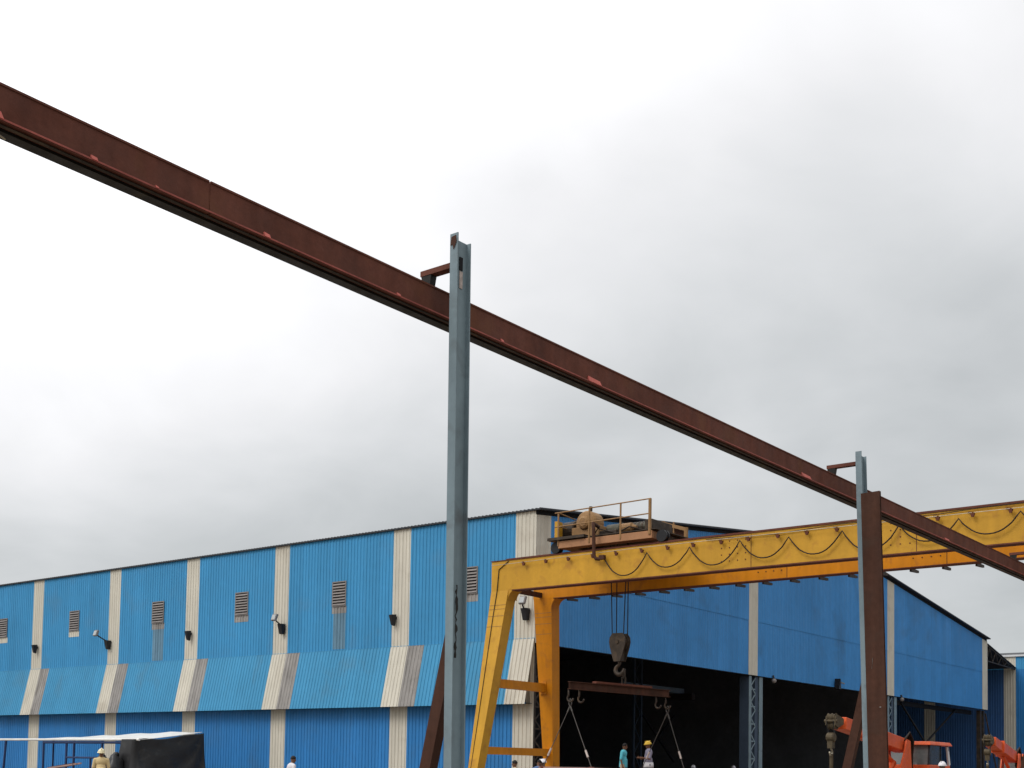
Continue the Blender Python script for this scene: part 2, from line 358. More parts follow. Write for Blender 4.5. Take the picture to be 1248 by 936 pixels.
# ------------------------------------------------------------------ neighbouring shed and the lean-to between
X2 = 63.88
ns = thing('industrial_shed', (X2 + 15, 5, G), 'neighbouring blue shed with cream stripe at the right edge of the yard', 'building')
s2 = [(y, y + .93) for y in (.0, 6.5, 13.4, 20.3)]
cuts = [-40] + [v for p in s2 for v in p] + [DEPTH]
for a, b in zip(cuts[0::2], cuts[1::2]):
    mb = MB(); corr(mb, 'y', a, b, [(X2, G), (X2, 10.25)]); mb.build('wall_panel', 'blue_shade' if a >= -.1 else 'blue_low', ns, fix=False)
    mb = MB(); corr(mb, 'y', a, b, [(X2 - .012, 10.22), (X2 - .012, 11.25)]); mb.build('upper_wall_panel', 'blue_side', ns, fix=False)
for a, b in s2:
    mb = MB(); corr(mb, 'y', a, b, [(X2 - .018, G), (X2 - .018, 11.25)]); mb.build('wall_stripe', 'cream', ns, fix=False)
mb = MB(); mb.box((X2 - .16, -40, 11.25), (X2 + .02, DEPTH, 11.40)); mb.build('gutter', 'white_trim', ns)
mb = MB(); mb.add([(X2 + .03, -40, 11.36), (X2 + .03, DEPTH, 11.36), (X2 + 18, DEPTH, 13.3), (X2 + 18, -40, 13.3)], [(0, 1, 2, 3)]); mb.add([(X2 + 18.01, -40, 13.3), (X2 + 18.01, DEPTH, 13.3), (X2 + 36, DEPTH, 11.36), (X2 + 36, -40, 11.36)], [(0, 1, 2, 3)]); mb.build('roof', 'roof', ns, fix=False)
mb = MB(); mb.box((X2 + .05, DEPTH - .2, G), (X2 + 36, DEPTH, 11.3)); mb.box((X2 + .05, -40, G), (X2 + 36, -39.9, 11.3)); mb.box((X2 + 35.9, -39.9, G), (X2 + 36, DEPTH - .2, 11.3)); mb.build('end_wall', 'blue_low', ns)
lt = thing('lean_to_roof', (60, 20, 10), 'dark lean-to roof bridging the gap between the two blue sheds', 'roof')
mb = MB(); a = (W + .14, 11.62); b = (X2 - .06, 10.30)
mb.hexa([(a[0], -.05, a[1]), (b[0], -.05, b[1]), (b[0], DEPTH, b[1]), (a[0], DEPTH, a[1])], [(a[0], -.05, a[1] + .06), (b[0], -.05, b[1] + .06), (b[0], DEPTH, b[1] + .06), (a[0], DEPTH, a[1] + .06)]); mb.build('roof_sheet', 'roof', lt)
mb = MB()
for y in (0.05, 7, 14, 21, 28):
    mb.beam((a[0], y, 10.35), (b[0] - .02, y, 10.22), .07, .07); mb.beam((a[0], y, a[1] - .07), (b[0], y, b[1] - .06), .07, .07)
    for k in range(5):
        t0 = k / 5; t1 = (k + .5) / 5; t2 = (k + 1) / 5
        lo = lambda t: (a[0] + (b[0] - a[0]) * t, y, 10.35 - .13 * t); hi = lambda t: (a[0] + (b[0] - a[0]) * t, y, a[1] - .07 + (b[1] - a[1]) * t)
        mb.beam(lo(t0), hi(t1), .05, .05); mb.beam(hi(t1), lo(t2), .05, .05)
mb.build('roof_truss', 'grime', lt)

# ------------------------------------------------------------------ flood lights on the walls
def wall_lamp(y, z, style, label, dy=.28):
    t = thing('flood_light', (-.03, y, z), label, 'lamp', 'flood lights along the shed wall')
    mb = MB()
    if style == 'down':
        mb.hexa([(-.26, y - .07, z - .30), (-.10, y - .07, z - .34), (-.10, y + .07, z - .34), (-.26, y + .07, z - .30)], [(-.36, y - .12, z + .14), (-.09, y - .12, z + .17), (-.09, y + .12, z + .17), (-.36, y + .12, z + .14)])
        mb.build('lamp_housing', 'black', t, bevel=.02)
        mb = MB(); mb.box((-.10, y - .08, z - .05), (-.032, y + .08, z + .08)); mb.build('wall_bracket', 'black', t)
    else:
        mb.hexa([(-.22, y - .10, z - .42), (-.04, y - .10, z - .42), (-.04, y + .10, z - .42), (-.22, y + .10, z - .42)], [(-.32, y - .15, z + .06), (-.04, y - .15, z + .06), (-.04, y + .15, z + .06), (-.32, y + .15, z + .06)])
        mb.build('control_box', 'black', t, bevel=.015)
        lx = -.72 if dy > .2 else -.52; lz = .42 if dy > .2 else .34; p = V((lx, y + dy, z + lz))
        mb = MB(); mb.path([(-.28, y, z + .04), (-.42, y + dy * .4, z + .14), (lx + .04, y + dy * .9, z + lz - .1)], .035); mb.build('lamp_arm', 'black', t)
        mb = MB(); mb.beam(p - V((.06, 0, .16)), p + V((.06, 0, .16)), .30, .12, (0, 1, 0)); h = mb.build('lamp_head', 'louvre', t, bevel=.02)
        mb = MB(); mb.beam(p - V((.115, 0, .11)), p + V((-.03, 0, .13)), .24, .012, (0, 1, 0)); mb.build('lamp_lens', 'lampglass', h)
    return t
wall_lamp(36.16, 8.05, 'down', 'black flood light on the leftmost cream wall stripe in view')
wall_lamp(29.0, 8.05, 'arm', 'flood light with raised arm over the second cream stripe from the left')
wall_lamp(21.98, 8.10, 'down', 'black flood light on the cream stripe above the black tarpaulin stall')
wall_lamp(14.95, 8.15, 'arm', 'flood light with pale tilted head on the stripe left of the patched louvre', .10)
wall_lamp(7.66, 8.05, 'down', 'black flood light on the last full stripe before the blue-grey post')
wall_lamp(.36, 7.95, 'arm', 'pale-headed flood light on the shed corner, framed by the yellow gantry legs', -.12)
for x, lab in ((20.9, 'small white lamp under the fascia beside the second front column'), (39.1, 'small white lamp under the fascia right of the rusty column')):
    t = thing('fascia_lamp', (x, -.05, 6.5), lab, 'lamp', 'small lamps under the fascia')
    mb = MB(); mb.ell((x, -.12, 6.46), (.15, .13, .13)); mb.build('lamp_globe', 'louvre', t, smooth=True)
    mb = MB(); mb.tube((x, -.12, 6.58), (x, -.06, 6.75), .05); mb.build('lamp_stem', 'black', t)
t = thing('fascia_lamp', (29, -.03, 6.85), 'black flood light at the foot of the blue fascia, left of the grey post', 'lamp')
mb = MB(); mb.hexa([(28.75, -.35, 6.5), (29.05, -.35, 6.5), (29.05, -.1, 6.5), (28.75, -.1, 6.5)], [(28.7, -.45, 7.1), (29.15, -.3, 7.0), (29.15, -.1, 7.0), (28.7, -.1, 7.1)]); mb.build('lamp_housing', 'black', t)
mb = MB(); mb.beam((29.1, -.2, 6.95), (29.5, -.35, 6.85), .06, .06); mb.build('lamp_arm', 'louvre', t)

# ------------------------------------------------------------------ monorail beam on three posts
mr = thing('monorail_beam', (-25, -21.33, 6.4), 'long rusty brown monorail beam sloping across the whole sky', 'beam')
XL, XR, XJ = -43.0, -7.6, -33.0
for x0, x1 in ((XL, XJ - .009), (XJ + .009, XR)):
    mb = MB()
    mb.box((x0, -21.415, 6.42), (x1, -21.405, 6.672)); mb.box((x0, -21.424, 6.672), (x1, -21.25, 6.69)); mb.box((x0, -21.43, 6.392), (x1, -21.19, 6.42))
    mb.build('beam_length', 'rust', mr)
mb = MB(); mb.box((XJ - .0085, -21.411, 6.42), (XJ + .0085, -21.25, 6.668)); mb.build('splice_plate', 'rust', mr)
mb = MB(); mb.box((XL, -21.436, 6.402), (XR, -21.4305, 6.4165)); mb.build('edge_strip', 'primer', mr)
mb = MB(); mb.box((XL, -21.33, 6.366), (XR, -21.215, 6.391)); mb.build('running_rail', 'under', mr)
mb = MB(); mb.tube((XL, -21.39, 6.378), (XR, -21.39, 6.378), .012, n=8); mb.build('conductor_bar', 'grime', mr)
for x, w, h in ((-35.05, .24, .055), (-34.15, .06, .025), (-33.55, .03, .012), (-32.35, .07, .03), (-30.6, .05, .02), (-28.9, .05, .025), (-27.05, .28, .05), (-20.95, .34, .045), (-18.4, .10, .02), (-14.3, .26, .03)):
    mb = MB(); mb.hexa([(x - w / 2, -21.442, 6.41), (x + w / 2, -21.442, 6.41), (x + w / 2, -21.416, 6.41), (x - w / 2, -21.416, 6.41)], [(x - w / 2, -21.43, 6.42 + h), (x + w * .42, -21.43, 6.42 + h * .8), (x + w * .42, -21.416, 6.42 + h * .8), (x - w / 2, -21.416, 6.42 + h)]); mb.build('rail_clip', 'clip', mr)
mb = MB(); mb.path([(-35.07, -21.40, 6.385), (-35.07, -21.40, 6.33), (-34.85, -21.32, 6.325)], .008); mb.build('hanger_clip', 'wire', mr)

def post(x, ht, name_label, lean_x, lean_y, brace, yc=-21.75):
    t = thing('steel_post', (x, -21.75, G), name_label, 'post', 'blue-grey posts carrying the monorail beam')
    b = V((x + lean_x, yc - .03 + lean_y, G)); tp = V((x + .11, yc, ht))
    b = b + V((.11, 0, 0))
    mb = MB(); mb.ibeam(b, tp, .105, .215, (0, 1, 0), .014, .010)
    # flame-cut ragged head: the near flange stands a little higher
    mb.beam(tp + V((-.101, 0, -.002)), tp + V((-.101, 0, .055)), .105, .013, (0, 1, 0))
    o = mb.build('post_section', 'steel_grey', t)
    mb = MB(); mb.box((b.x - .25, b.y - .25, G), (b.x + .25, b.y + .25, G + .03)); mb.build('base_plate', 'rust', t)
    mb = MB()
    mb.beam((x + .1, yc + .054, 6.85), (x + .1, -21.24, 6.85), .10, .058, (1, 0, 0)); o = mb.build('bracket_arm', 'rust', t)
    mb = MB(); mb.hexa([(x + .06, -21.37, 6.69), (x + .14, -21.37, 6.69), (x + .14, -21.27, 6.69), (x + .06, -21.27, 6.69)], [(x + .055, -21.39, 6.820), (x + .145, -21.39, 6.820), (x + .145, -21.25, 6.820), (x + .055, -21.25, 6.820)]); mb.build('hanger_stub', 'under', t)
    by, bz = brace; zt_ = bz + 1.5; f = lambda z: by - .23 * (z - bz)
    mb = MB(); hw, hh = .062, .075
    sec = [(-hw, -hh), (hw, -hh), (hw, hh), (hw - .012, hh), (hw - .012, -hh + .014), (-hw + .012, -hh + .014), (-hw + .012, hh), (-hw, hh)]
    P0 = [(x + .33 + a, f(G) + b, G) for a, b in sec]; P1 = [(x + .33 + a, f(zt_) + b, zt_) for a, b in sec]
    mb.add(P0 + P1, [(i, (i + 1) % 8, 8 + (i + 1) % 8, 8 + i) for i in range(8)] + [(0, 1, 4, 5), (1, 2, 3, 4), (0, 5, 6, 7), (8, 13, 12, 9), (9, 12, 11, 10), (8, 15, 14, 13)]); mb.build('raking_brace', 'rust2', t)
    return t, b, tp
p1 = post(-30.13, 7.10, 'tall blue-grey steel post in the centre, nearest to the camera', .12, .06, (-21.258, 1.58))
t = p1[0]
mb = MB(); mb.prism([(-30.1315, -21.78, 7.13), (-30.1315, -21.72, 7.12), (-30.1315, -21.705, 7.03), (-30.1315, -21.735, 7.04), (-30.1315, -21.75, 6.98), (-30.1315, -21.79, 7.06)], (-.002, 0, 0)); mb.build('flange_scorch', 'rust2', t)
mb = MB(); mb.box((-30.04, -21.762, 6.60), (-29.99, -21.756, 6.78)); mb.build('bare_patch', 'scrape', t)
mb = MB(); mb.beam((-30.02, -21.762, 6.79), (-30.02, -21.762, 6.93), .05, .006, (1, 0, 0)); mb.build('cut_slot', 'dark', t)
rr = random.Random(3); lft, rgt = [], []
for k in range(22):
    z = 2.72 + k * .036; e = math.sin(PI * (k + .5) / 22)
    lft.append((-30.012 + rr.uniform(-.016, .016), -21.7725, z)); rgt.append((-29.985 + rr.uniform(-.022, .024) * e, -21.7725, z))
mb = MB(); mb.add(lft + rgt, [(k, k + 1, 22 + k + 1, 22 + k) for k in range(21)]); o = mb.build('scuff_mark', 'under', t, fix=False); o.modifiers.new('solid', 'SOLIDIFY').thickness = .003
p2 = post(-19.80, 6.98, 'blue-grey steel post standing against the rusty column', .0, -.165, (-21.519, 1.70), -21.83)
p3 = post(-9.55, 6.98, 'blue-grey steel post beyond the right edge, its bracket just showing', .0, 0, (-21.45, 1.7))
rc = thing('rusty_column', (-19.75, -22.1, G), 'broad rusty brown steel column standing beside the farther grey post', 'column')
mb = MB(); mb.ibeam((-19.80, -22.238, G), (-19.82, -22.058, 6.30), .325, .06, (0, 1, 0), .014, .012); mb.build('column_section', 'rust2', rc)
mb = MB(); mb.box((-19.9, -22.45, G), (-19.4, -21.95, G + .03)); mb.build('base_plate', 'rust', rc)
mb = MB(); mb.prism([(-19.848, -22.090, 3.34), (-19.848, -22.098, 3.42), (-19.848, -22.106, 3.53), (-19.848, -22.099, 3.48), (-19.848, -22.094, 3.36)], (.008, 0, 0)); mb.build('scrape_mark', 'skylight', rc)
mb = MB(); mb.box((-19.846, -22.25, 2.70), (-19.835, -22.225, 2.715)); mb.build('scrape_mark', 'skylight', rc)

# ------------------------------------------------------------------ gantry crane
YE, YR = -1.80, -27.0
gc = thing('gantry_crane', (-3.5, -14, G), 'yellow double-girder gantry crane with splayed legs in front of the shed', 'gantry crane')
def girder(x0, m, far):
    mb = MB(); mb.box((x0, YR, 7.94), (x0 + .4, YE, 9.0)); gd = mb.build('girder', m, gc)
    mb = MB(); mb.box((x0 - .03, YR, 7.915 if far else 7.90), (x0 + .36, YE - .95, 7.937)); mb.build('lower_flange', 'rust', gd)
    mb = MB(); mb.box((x0 - .03, YR, 9.003), (x0 + .43, YE + .02, 9.03)); mb.box((x0 + .2, YR, 9.038), (x0 + .28, YE - .5, 9.11)); mb.build('trolley_rail', 'rust', gd)
    mb = MB()                                                # splice lines and bolt fields
    for y in (-11.55, -16.75, -21.9):
        for iy in range(4):
            for iz in range(4):
                if iy in (0, 3) or iz in (0, 3) or True: mb.tube((x0 - .012, y + .42 - iy * .28, 8.2 + iz * .21), (x0 - .001, y + .42 - iy * .28, 8.2 + iz * .21), .022, n=6)
        mb.box((x0 - .0035, y - .62, 7.95), (x0 - .0005, y - .60, 8.99))
    mb.build('splice_bolts', 'rust' if not far else 'rust2', gd)
    return gd
gn = girder(-5.0, 'yellow', False); gf = girder(-2.5, 'yellow_shaded', True)
gf['label'] = 'rear yellow girder with shade put into its colour'
for k in range(24):                                          # walkway brackets under the far girder's outer side
    y = -3.1 - k * 1.0
    mb = MB(); mb.hexa([(-2.098, y - .03, 7.86), (-1.45, y - .03, 7.90), (-1.45, y + .03, 7.90), (-2.098, y + .03, 7.86)], [(-2.098, y - .03, 7.96), (-1.45, y - .03, 7.96), (-1.45, y + .03, 7.96), (-2.098, y + .03, 7.96)])
    mb.box((-2.098, y - .03, 7.965), (-1.45, y + .10, 7.975)); mb.build('walkway_bracket', 'grime', gc)
def leg(lo, hi, m, ye, sgn):
    (lx0, lx1, ly0, ly1), (hx0, hx1, hy0, hy1) = lo, hi
    q = lambda x0, x1, y0, y1, z: [(x0, y0, z), (x1, y0, z), (x1, y1, z), (x0, y1, z)]
    mb = MB(); mb.hexa(q(lx0, lx1, ly0, ly1, .75), q(hx0, hx1, hy0, hy1, 7.938)); l = mb.build('leg', m, gc)
    # rounded haunch in the corner under the girder
    pts = [(hx0 + .004, hy0, 7.937)] + [(hx0 + .004, hy0 - sgn * .34 * (1 - math.cos(t)), 7.60 + .337 * math.sin(t)) for t in [PI / 2 * (1 - k / 8) for k in range(9)]]
    mb = MB(); mb.prism(pts, (hx1 - hx0 - .008, 0, 0)); mb.build('haunch', m, l)
    mb = MB()
    for z in (7.25, 7.40, 7.0, 6.62):
        t = (z - .75) / (7.938 - .75); xx = lx0 + (hx0 - lx0) * t; a = ly0 + (hy0 - ly0) * t; b = ly1 + (hy1 - ly1) * t
        mb.box((xx - .006, min(a, b) + .01, z), (xx + .02, max(a, b) - .01, z + .014))
    mb.build('seam_weld', 'tan', l)
    return l
l1 = leg((-6.15, -5.75, -2.10, -1.72), (-5.0, -4.5, -2.58, -1.80), 'yellow', YE, 1)
l2 = leg((-1.62, -1.20, -2.22, -1.84), (-2.5, -2.0, -2.65, -1.82), 'yellow_shaded', YE, 1)
leg((-6.15, -5.75, -26.7, -27.08), (-5.0, -4.5, -26.2, -27.0), 'yellow', YR, -1); leg((-1.62, -1.20, -26.7, -27.08), (-2.5, -2.0, -26.2, -27.0), 'yellow_shaded', YR, -1)
for y in (-2.0, -26.9):
    for z, xa, xb, hh in ((4.62, -5.24, -1.98, .32), (2.20, -5.7, -1.7, .27)):
        mb = MB(); mb.box((xa, y - .16, z - hh / 2), (xb, y + .04, z + hh / 2)); cb = mb.build('cross_tie', 'yellow_shaded', gc)
        if z > 3:
            mb = MB()
            for x in (xa - .14, xb - .16): mb.box((x, y - .2, z - .24), (x + .05, y + .1, z + .24)); mb.box((x + .07, y - .2, z - .24), (x + .12, y + .1, z + .24))
            mb.build('bolted_flange', 'yellow_shaded', cb)
    mb = MB(); mb.box((-4.595, y - .22, 7.98), (-2.505, y - .1, 8.16)); mb.build('end_tie', 'rust2', gc)
    mb = MB(); mb.box((-7.0, y - .25, .46), (-.4, y + .22, .748)); ec = mb.build('end_carriage', 'yellow', gc)
    for x in (-6.4, -1.0):
        mb = MB(); mb.lathe((x, y - .1, .42), (0, 1, 0), [(-.04, .20), (0, .20), (0, .22), (.14, .22), (.14, .20), (.18, .20)], 20); mb.build('wheel', 'grime', ec)
# festoon: wire, its stand-offs, dark looping cable
mb = MB(); mb.path([(-5.14, YE - .1 + 0, 8.84), (-5.14, -8, 8.90), (-5.14, -16, 8.86), (-5.14, YR, 8.82)], .009); mb.build('festoon_wire', 'wire', gc)
mb = MB(); mb.path([(-5.05, -10.6, 8.95), (-5.05, -13, 8.88), (-5.05, -15, 8.96), (-5.05, -18, 8.93), (-5.05, -19.2, 8.98), (-5.05, YR, 8.97)], .012); mb.build('signal_wire', 'cable', gc)
y = -3.35
while y > YR:
    mb = MB(); mb.hexa([(-5.16, y - .03, 8.73), (-5.11, y - .03, 8.73), (-5.11, y + .03, 8.73), (-5.16, y + .03, 8.73)], [(-5.17, y - .06, 8.83), (-5.08, y - .06, 8.83), (-5.08, y + .06, 8.83), (-5.17, y + .06, 8.83)])
    mb.beam((-5.005, y + .16, 8.90), (-5.16, y - .02, 8.85), .03, .03); mb.build('cable_hanger', 'rust', gc); y -= 1.0 + random.uniform(-.06, .06)
PK = [(-6.75, 8.69), (-8.44, 8.72), (-10.04, 8.75), (-11.84, 8.79), (-13.47, 8.73), (-15.18, 8.74), (-16.9, 8.74), (-18.58, 8.73), (-20.25, 8.75), (-22, 8.75), (-23.8, 8.75)]
DP = [8.02, 8.16, 8.08, 8.14, 8.13, 8.10, 8.18, 8.21, 8.15, 8.2]
pts = []
for (a, za), (b, zb), zd in zip(PK, PK[1:], DP):
    for k in range(14):
        t = k / 14; u = 2 * t - 1; zt = za + (zb - za) * t; s = (1 - abs(u) ** 2.2)
        pts.append((-5.12, a + (b - a) * t + random.uniform(-.012, .012), zt - (min(za, zb) - zd) * s))
mb = MB(); mb.path(pts, .021, 6); mb.build('festoon_cable', 'cable', gc, smooth=True)
mb = MB(); mb.path([(-4.7, -3.0, 9.06), (-5.02, -2.55, 8.95), (-5.02, -2.15, 8.70), (-5.025, -2.08, 7.9), (-5.16, -2.03, 7.0), (-5.70, -1.93, 3.6), (-6.07, -1.84, 1.2)], .016, 6); mb.build('power_cable', 'cable', l1)

# ------------------------------------------------------------------ hoist trolley
ht = thing('hoist_trolley', (-3.5, -6.7, 9.11), 'rusty tan hoist trolley with railing riding on the yellow girders', 'hoist')
for x in (-5.0, -2.4): mb = MB(); mb.box((x, -8.55, 9.22), (x + .4, -4.75, 9.47)); mb.build('side_beam', 'salmon', ht, bevel=.01)
mb = MB(); mb.box((-4.59, -8.5, 9.25), (-2.41, -8.1, 9.48)); mb.box((-4.59, -5.2, 9.25), (-2.41, -4.7, 9.48)); mb.box((-5.1, -5.9, 9.505), (-2.0, -4.35, 9.60)); mb.box((-5.0, -8.7, 9.505), (-2.0, -5.92, 9.53)); mb.build('deck', 'grime', ht)
for x in (-4.76, -2.26):
    for yy in (-8.85, -4.55):
        mb = MB(); mb.lathe((x - .08, yy, 9.28), (1, 0, 0), [(-.05, .2), (0, .2), (0, .165), (.12, .165), (.12, .2), (.17, .2)], 18); mb.build('wheel', 'black', ht, smooth=False)
mb = MB(); mb.lathe((-3.9, -6.1, 9.86), (0, -1, 0), [(0, .15), (.02, .22), (.5, .22), (.52, .25), (.58, .25), (.6, .19), (1.75, .19), (1.77, .12)], 20)
mb.build('rope_drum', 'drumgreen', ht)
mb = MB()
for k in range(6): mb.lathe((-3.9, -6.75 - k * .16, 9.86), (0, -1, 0), [(0, .20), (.07, .20)], 18)
mb.build('drum_rope', 'grime', ht)
mb = MB(); mb.box((-4.5, -8.25, 9.53), (-3.2, -7.95, 9.98)); mb.build('drum_pedestal', 'grime', ht, bevel=.02)
mb = MB(); mb.box((-4.62, -6.9, 9.53), (-4.1, -6.2, 9.74)); mb.build('brake_box', 'grime', ht, bevel=.03)
mb = MB(); mb.lathe((-4.35, -6.95, 9.80), (0, -1, 0), [(0, .10), (.03, .16), (.42, .16), (.45, .10), (.6, .05)], 14); mb.build('brake_motor', 'tan', ht)
mb = MB(); mb.path([(-4.55, -5.9, 9.58), (-4.7, -6.2, 9.82), (-4.6, -6.9, 9.60), (-4.75, -7.5, 9.74), (-4.6, -8.1, 9.58)], .025, 6); mb.build('loose_cable', 'cable', ht)
mb = MB(); mb.box((-4.3, -5.2, 9.98), (-3.9, -4.85, 10.28)); mb.build('junction_box', 'grime', ht, bevel=.02)
mb = MB(); mb.box((-3.0, -7.9, 9.62), (-2.6, -7.2, 10.02)); mb.build('resistor_box', 'rust2', ht, bevel=.02)
mb = MB(); mb.lathe((-4.55, -5.55, 10.12), (1, 0, 0), [(0, .26), (.03, .38), (.10, .43), (.55, .43), (.62, .38), (.65, .2)], 22); mb.box((-4.55, -6.15, 9.61), (-3.9, -5.0, 9.98)); mb.build('gearbox', 'tan', ht, bevel=.015)
mb = MB(); mb.lathe((-4.70, -5.55, 10.12), (1, 0, 0), [(0, .14), (.05, .22), (.14, .24)], 16); mb.build('bearing_cap', 'tan', ht)
mb = MB(); mb.tube((-4.2, -5.55, 10.58), (-4.2, -5.55, 10.74), .06); mb.build('breather_cap', 'grime', ht)
mb = MB(); mb.lathe((-4.2, -5.0, 9.98), (0, 1, 0), [(0, .26), (.03, .30), (.52, .30), (.55, .22), (.60, .16)], 18); mb.box((-4.45, -4.95, 9.61), (-3.95, -4.5, 9.72)); mb.build('hoist_motor', 'grime', ht)
mb = MB(); mb.box((-4.85, -4.60, 9.62), (-4.55, -4.48, 10.22)); mb.build('control_panel', 'yellow', ht)
mb = MB(); mb.lathe((-3.0, -5.2, 9.95), (0, -1, 0), [(0, .2), (.05, .27), (1.2, .27), (1.22, .15), (2.4, .15)], 16); mb.box((-3.4, -6.4, 9.61), (-2.6, -5.1, 9.75)); mb.build('travel_motor', 'grime', ht)
mb = MB()
for yy in (-4.75, -6.05, -7.32): mb.tube((-5.0, yy, 9.3), (-5.0, yy, 10.44 + (-4.75 - yy) * .02), .032, n=8)
mb.tube((-5.0, -8.47, 9.35), (-5.0, -8.47, 10.53), .055, n=8)
for z in (10.47, 9.98): mb.tube((-5.0, -4.6, z), (-5.0, -8.5, z + .06), .022, n=8)
mb.tube((-5.0, -4.75, 10.47), (-3.9, -4.72, 10.40), .022, n=8); mb.tube((-5.0, -4.75, 10.0), (-3.6, -4.72, 9.98), .022, n=8)
mb.build('railing', 'tan', ht)
mb = MB(); mb.path([(-4.6, -6.15, 9.9), (-5.2, -6.35, 9.9), (-5.24, -6.40, 9.7), (-5.24, -6.43, 8.78), (-5.22, -6.5, 8.68), (-5.16, -6.62, 8.66)], .062, 8); mb.box((-5.24, -6.82, 8.64), (-5.10, -6.62, 8.78)); mb.build('festoon_arm', 'rust2', ht)
mb = MB(); mb.box((-2.35, -8.2, 9.6), (-2.05, -7.3, 9.62))
mb.tube((-2.2, -7.27, 9.2), (-2.2, -7.27, 10.36), .075, n=8); mb.tube((-2.2, -8.2, 9.2), (-2.2, -8.2, 10.05), .075, n=8); mb.tube((-2.2, -7.7, 9.9), (-2.2, -7.7, 10.3), .03, n=6)
mb.beam((-2.2, -7.25, 10.3), (-2.2, -8.22, 9.98), .07, .12); mb.build('rear_guard', 'tan', ht)
mb = MB(); mb.prism([(-2.06, -6.5, 9.62), (-2.06, -8.12, 9.62), (-2.06, -8.12, 9.95), (-2.06, -7.4, 10.3), (-2.06, -6.5, 10.25)], (.03, 0, 0)); mb.build('guard_sheet', 'rust2', ht)
# hook block on its four falls
hb = thing('hook_block', (-3.5, -6.37, 5.6), 'dark hook block hanging on wire ropes below the trolley', 'hook block')
for dx, dy0, dy1 in ((-.12, .36, .26), (.12, .24, .2), (-.12, -.34, -.2), (.12, -.24, -.26)):
    mb = MB(); mb.tube((-3.5 + dx, -6.37 + dy0, 9.5), (-3.5 + dx * .7, -6.37 + dy1, 6.2), .020, n=6); mb.build('hoist_rope', 'rope', hb)
pf = [(-.20, 6.32), (.20, 6.32), (.31, 6.18), (.33, 6.02), (.30, 5.85), (.18, 5.48), (.13, 5.34), (-.13, 5.34), (-.18, 5.48), (-.30, 5.85), (-.33, 6.02), (-.31, 6.18)]
for x in (-3.68, -3.36):
    mb = MB(); mb.prism([(x, -6.37 + a, z) for a, z in pf], (.04, 0, 0)); mb.build('cheek_plate', 'grime', hb)
mb = MB()
for x in (-3.6, -3.46): mb.lathe((x, -6.37, 6.02), (1, 0, 0), [(0, .29), (.04, .25), (.09, .29)], 20)
mb.tube((-3.72, -6.37, 6.02), (-3.28, -6.37, 6.02), .07, n=10); mb.box((-3.6, -6.5, 5.36), (-3.38, -6.24, 5.9)); mb.build('sheave', 'grime', hb)
arc = lambda c, r, a0, a1, n=14: [(c[0], c[1] + r * math.cos(math.radians(a0 + (a1 - a0) * k / n)), c[2] + r * math.sin(math.radians(a0 + (a1 - a0) * k / n))) for k in range(n + 1)]
mb = MB(); pts = [(-3.5, -6.37, 5.38), (-3.5, -6.37, 5.26)] + arc((-3.5, -6.37, 5.05), .16, 75, -200); mb.path(pts, [.06] * 2 + [.058 + .02 * math.sin(PI * k / 14) - .03 * (k > 12) for k in range(15)], 8); mb.build('hook', 'grime', hb, smooth=True)
# lifting beam with shackles
A = V((-5.72, -5.82, 4.40)); B = V((-.86, -6.78, 4.37)); D = (B - A).normalized(); mid = (A + B) / 2
lb = thing('lifting_beam', tuple(mid), 'rusty lifting beam hanging level from the hook block', 'lifting beam')
mb = MB(); mb.ibeam(A, B, .16, .26, D.cross(V((0, 0, 1))), .02, .014); mb.build('beam_section', 'rust2', lb)
mb = MB(); mb.beam(A.lerp(B, .24) + V((0, 0, .17)), A.lerp(B, .80) + V((0, 0, .17)), .2, .07, D.cross(V((0, 0, 1)))); mb.build('stiffener_plate', 'rust', lb)
mb = MB(); c = mid + V((0.1, -.05, 0))
mb.path([c + V((0, -.06, .2)), c + V((0, -.07, .42)), c + V((0, .07, .42)), c + V((0, .06, .2))], .035, 6)
mb.path([c + V((-.06, 0, .40)), c + V((-.07, 0, .72)), c + V((.07, 0, .72)), c + V((.06, 0, .40)), c + V((-.06, 0, .40))], .032, 6); mb.build('lifting_shackle', 'grime', lb)
LS = []
for f, r in ((.015, .17), (.115, .13), (.885, .13), (.985, .17)):
    p = A.lerp(B, f) + V((0, 0, -.13)); pts = [p + V((0, .07, .0)), p + V((0, .075, -.22))] + [p + V((0, .0 + .12 * math.cos(math.radians(a)), -.30 + .12 * math.sin(math.radians(a)))) for a in range(30, -200, -23)]
    mb = MB(); mb.path(pts, .034, 6); mb.build('lifting_hook', 'grime', lb, smooth=True)
    if f in (.015, .985): LS.append(p + V((0, 0, -.42)))
PLT = [V((-6.25, -7.15, 1.65)), V((-6.2, -5.15, 1.65)), V((-1.05, -7.55, 1.65)), V((-1.0, -5.75, 1.65))]
SL = ['steel rope sling falling from the left shackle in front of the far leg', 'steel rope sling from the right shackle, coming down past the yellow helmet']
for i, p in enumerate(LS):
    t = thing('wire_sling', tuple(p), ('two-leg steel rope sling on the left end of the lifting beam', 'two-leg steel rope sling on the right end of the lifting beam, by the yellow-helmeted worker')[i], 'sling', 'rope slings on the lifting beam')
    mb = MB(); mb.path([p + V((0, 0, .10)), p + V((0, .06, .02)), p + V((0, .05, -.1)), p + V((0, 0, -.15)), p + V((0, -.05, -.1)), p + V((0, -.06, .02)), p + V((0, 0, .10))], .022, 6); mb.build('master_ring', 'sling', t)
    for q in (PLT[2 * i], PLT[2 * i + 1]):
        mb = MB(); s = p + V((0, 0, -.14)); mb.tube(s, q, .015, n=6); lg = mb.build('sling_leg', 'sling', t)
        mb = MB(); d = (q - s).normalized(); mb.tube(s + d * .03, s + d * .24, .028, n=8); mb.build('ferrule', 'sling', lg); e = q - d * .55; mb = MB(); mb.tube(e - d * .14, e + d * .14, .036, n=8); mb.build('ferrule', 'scrape', lg)
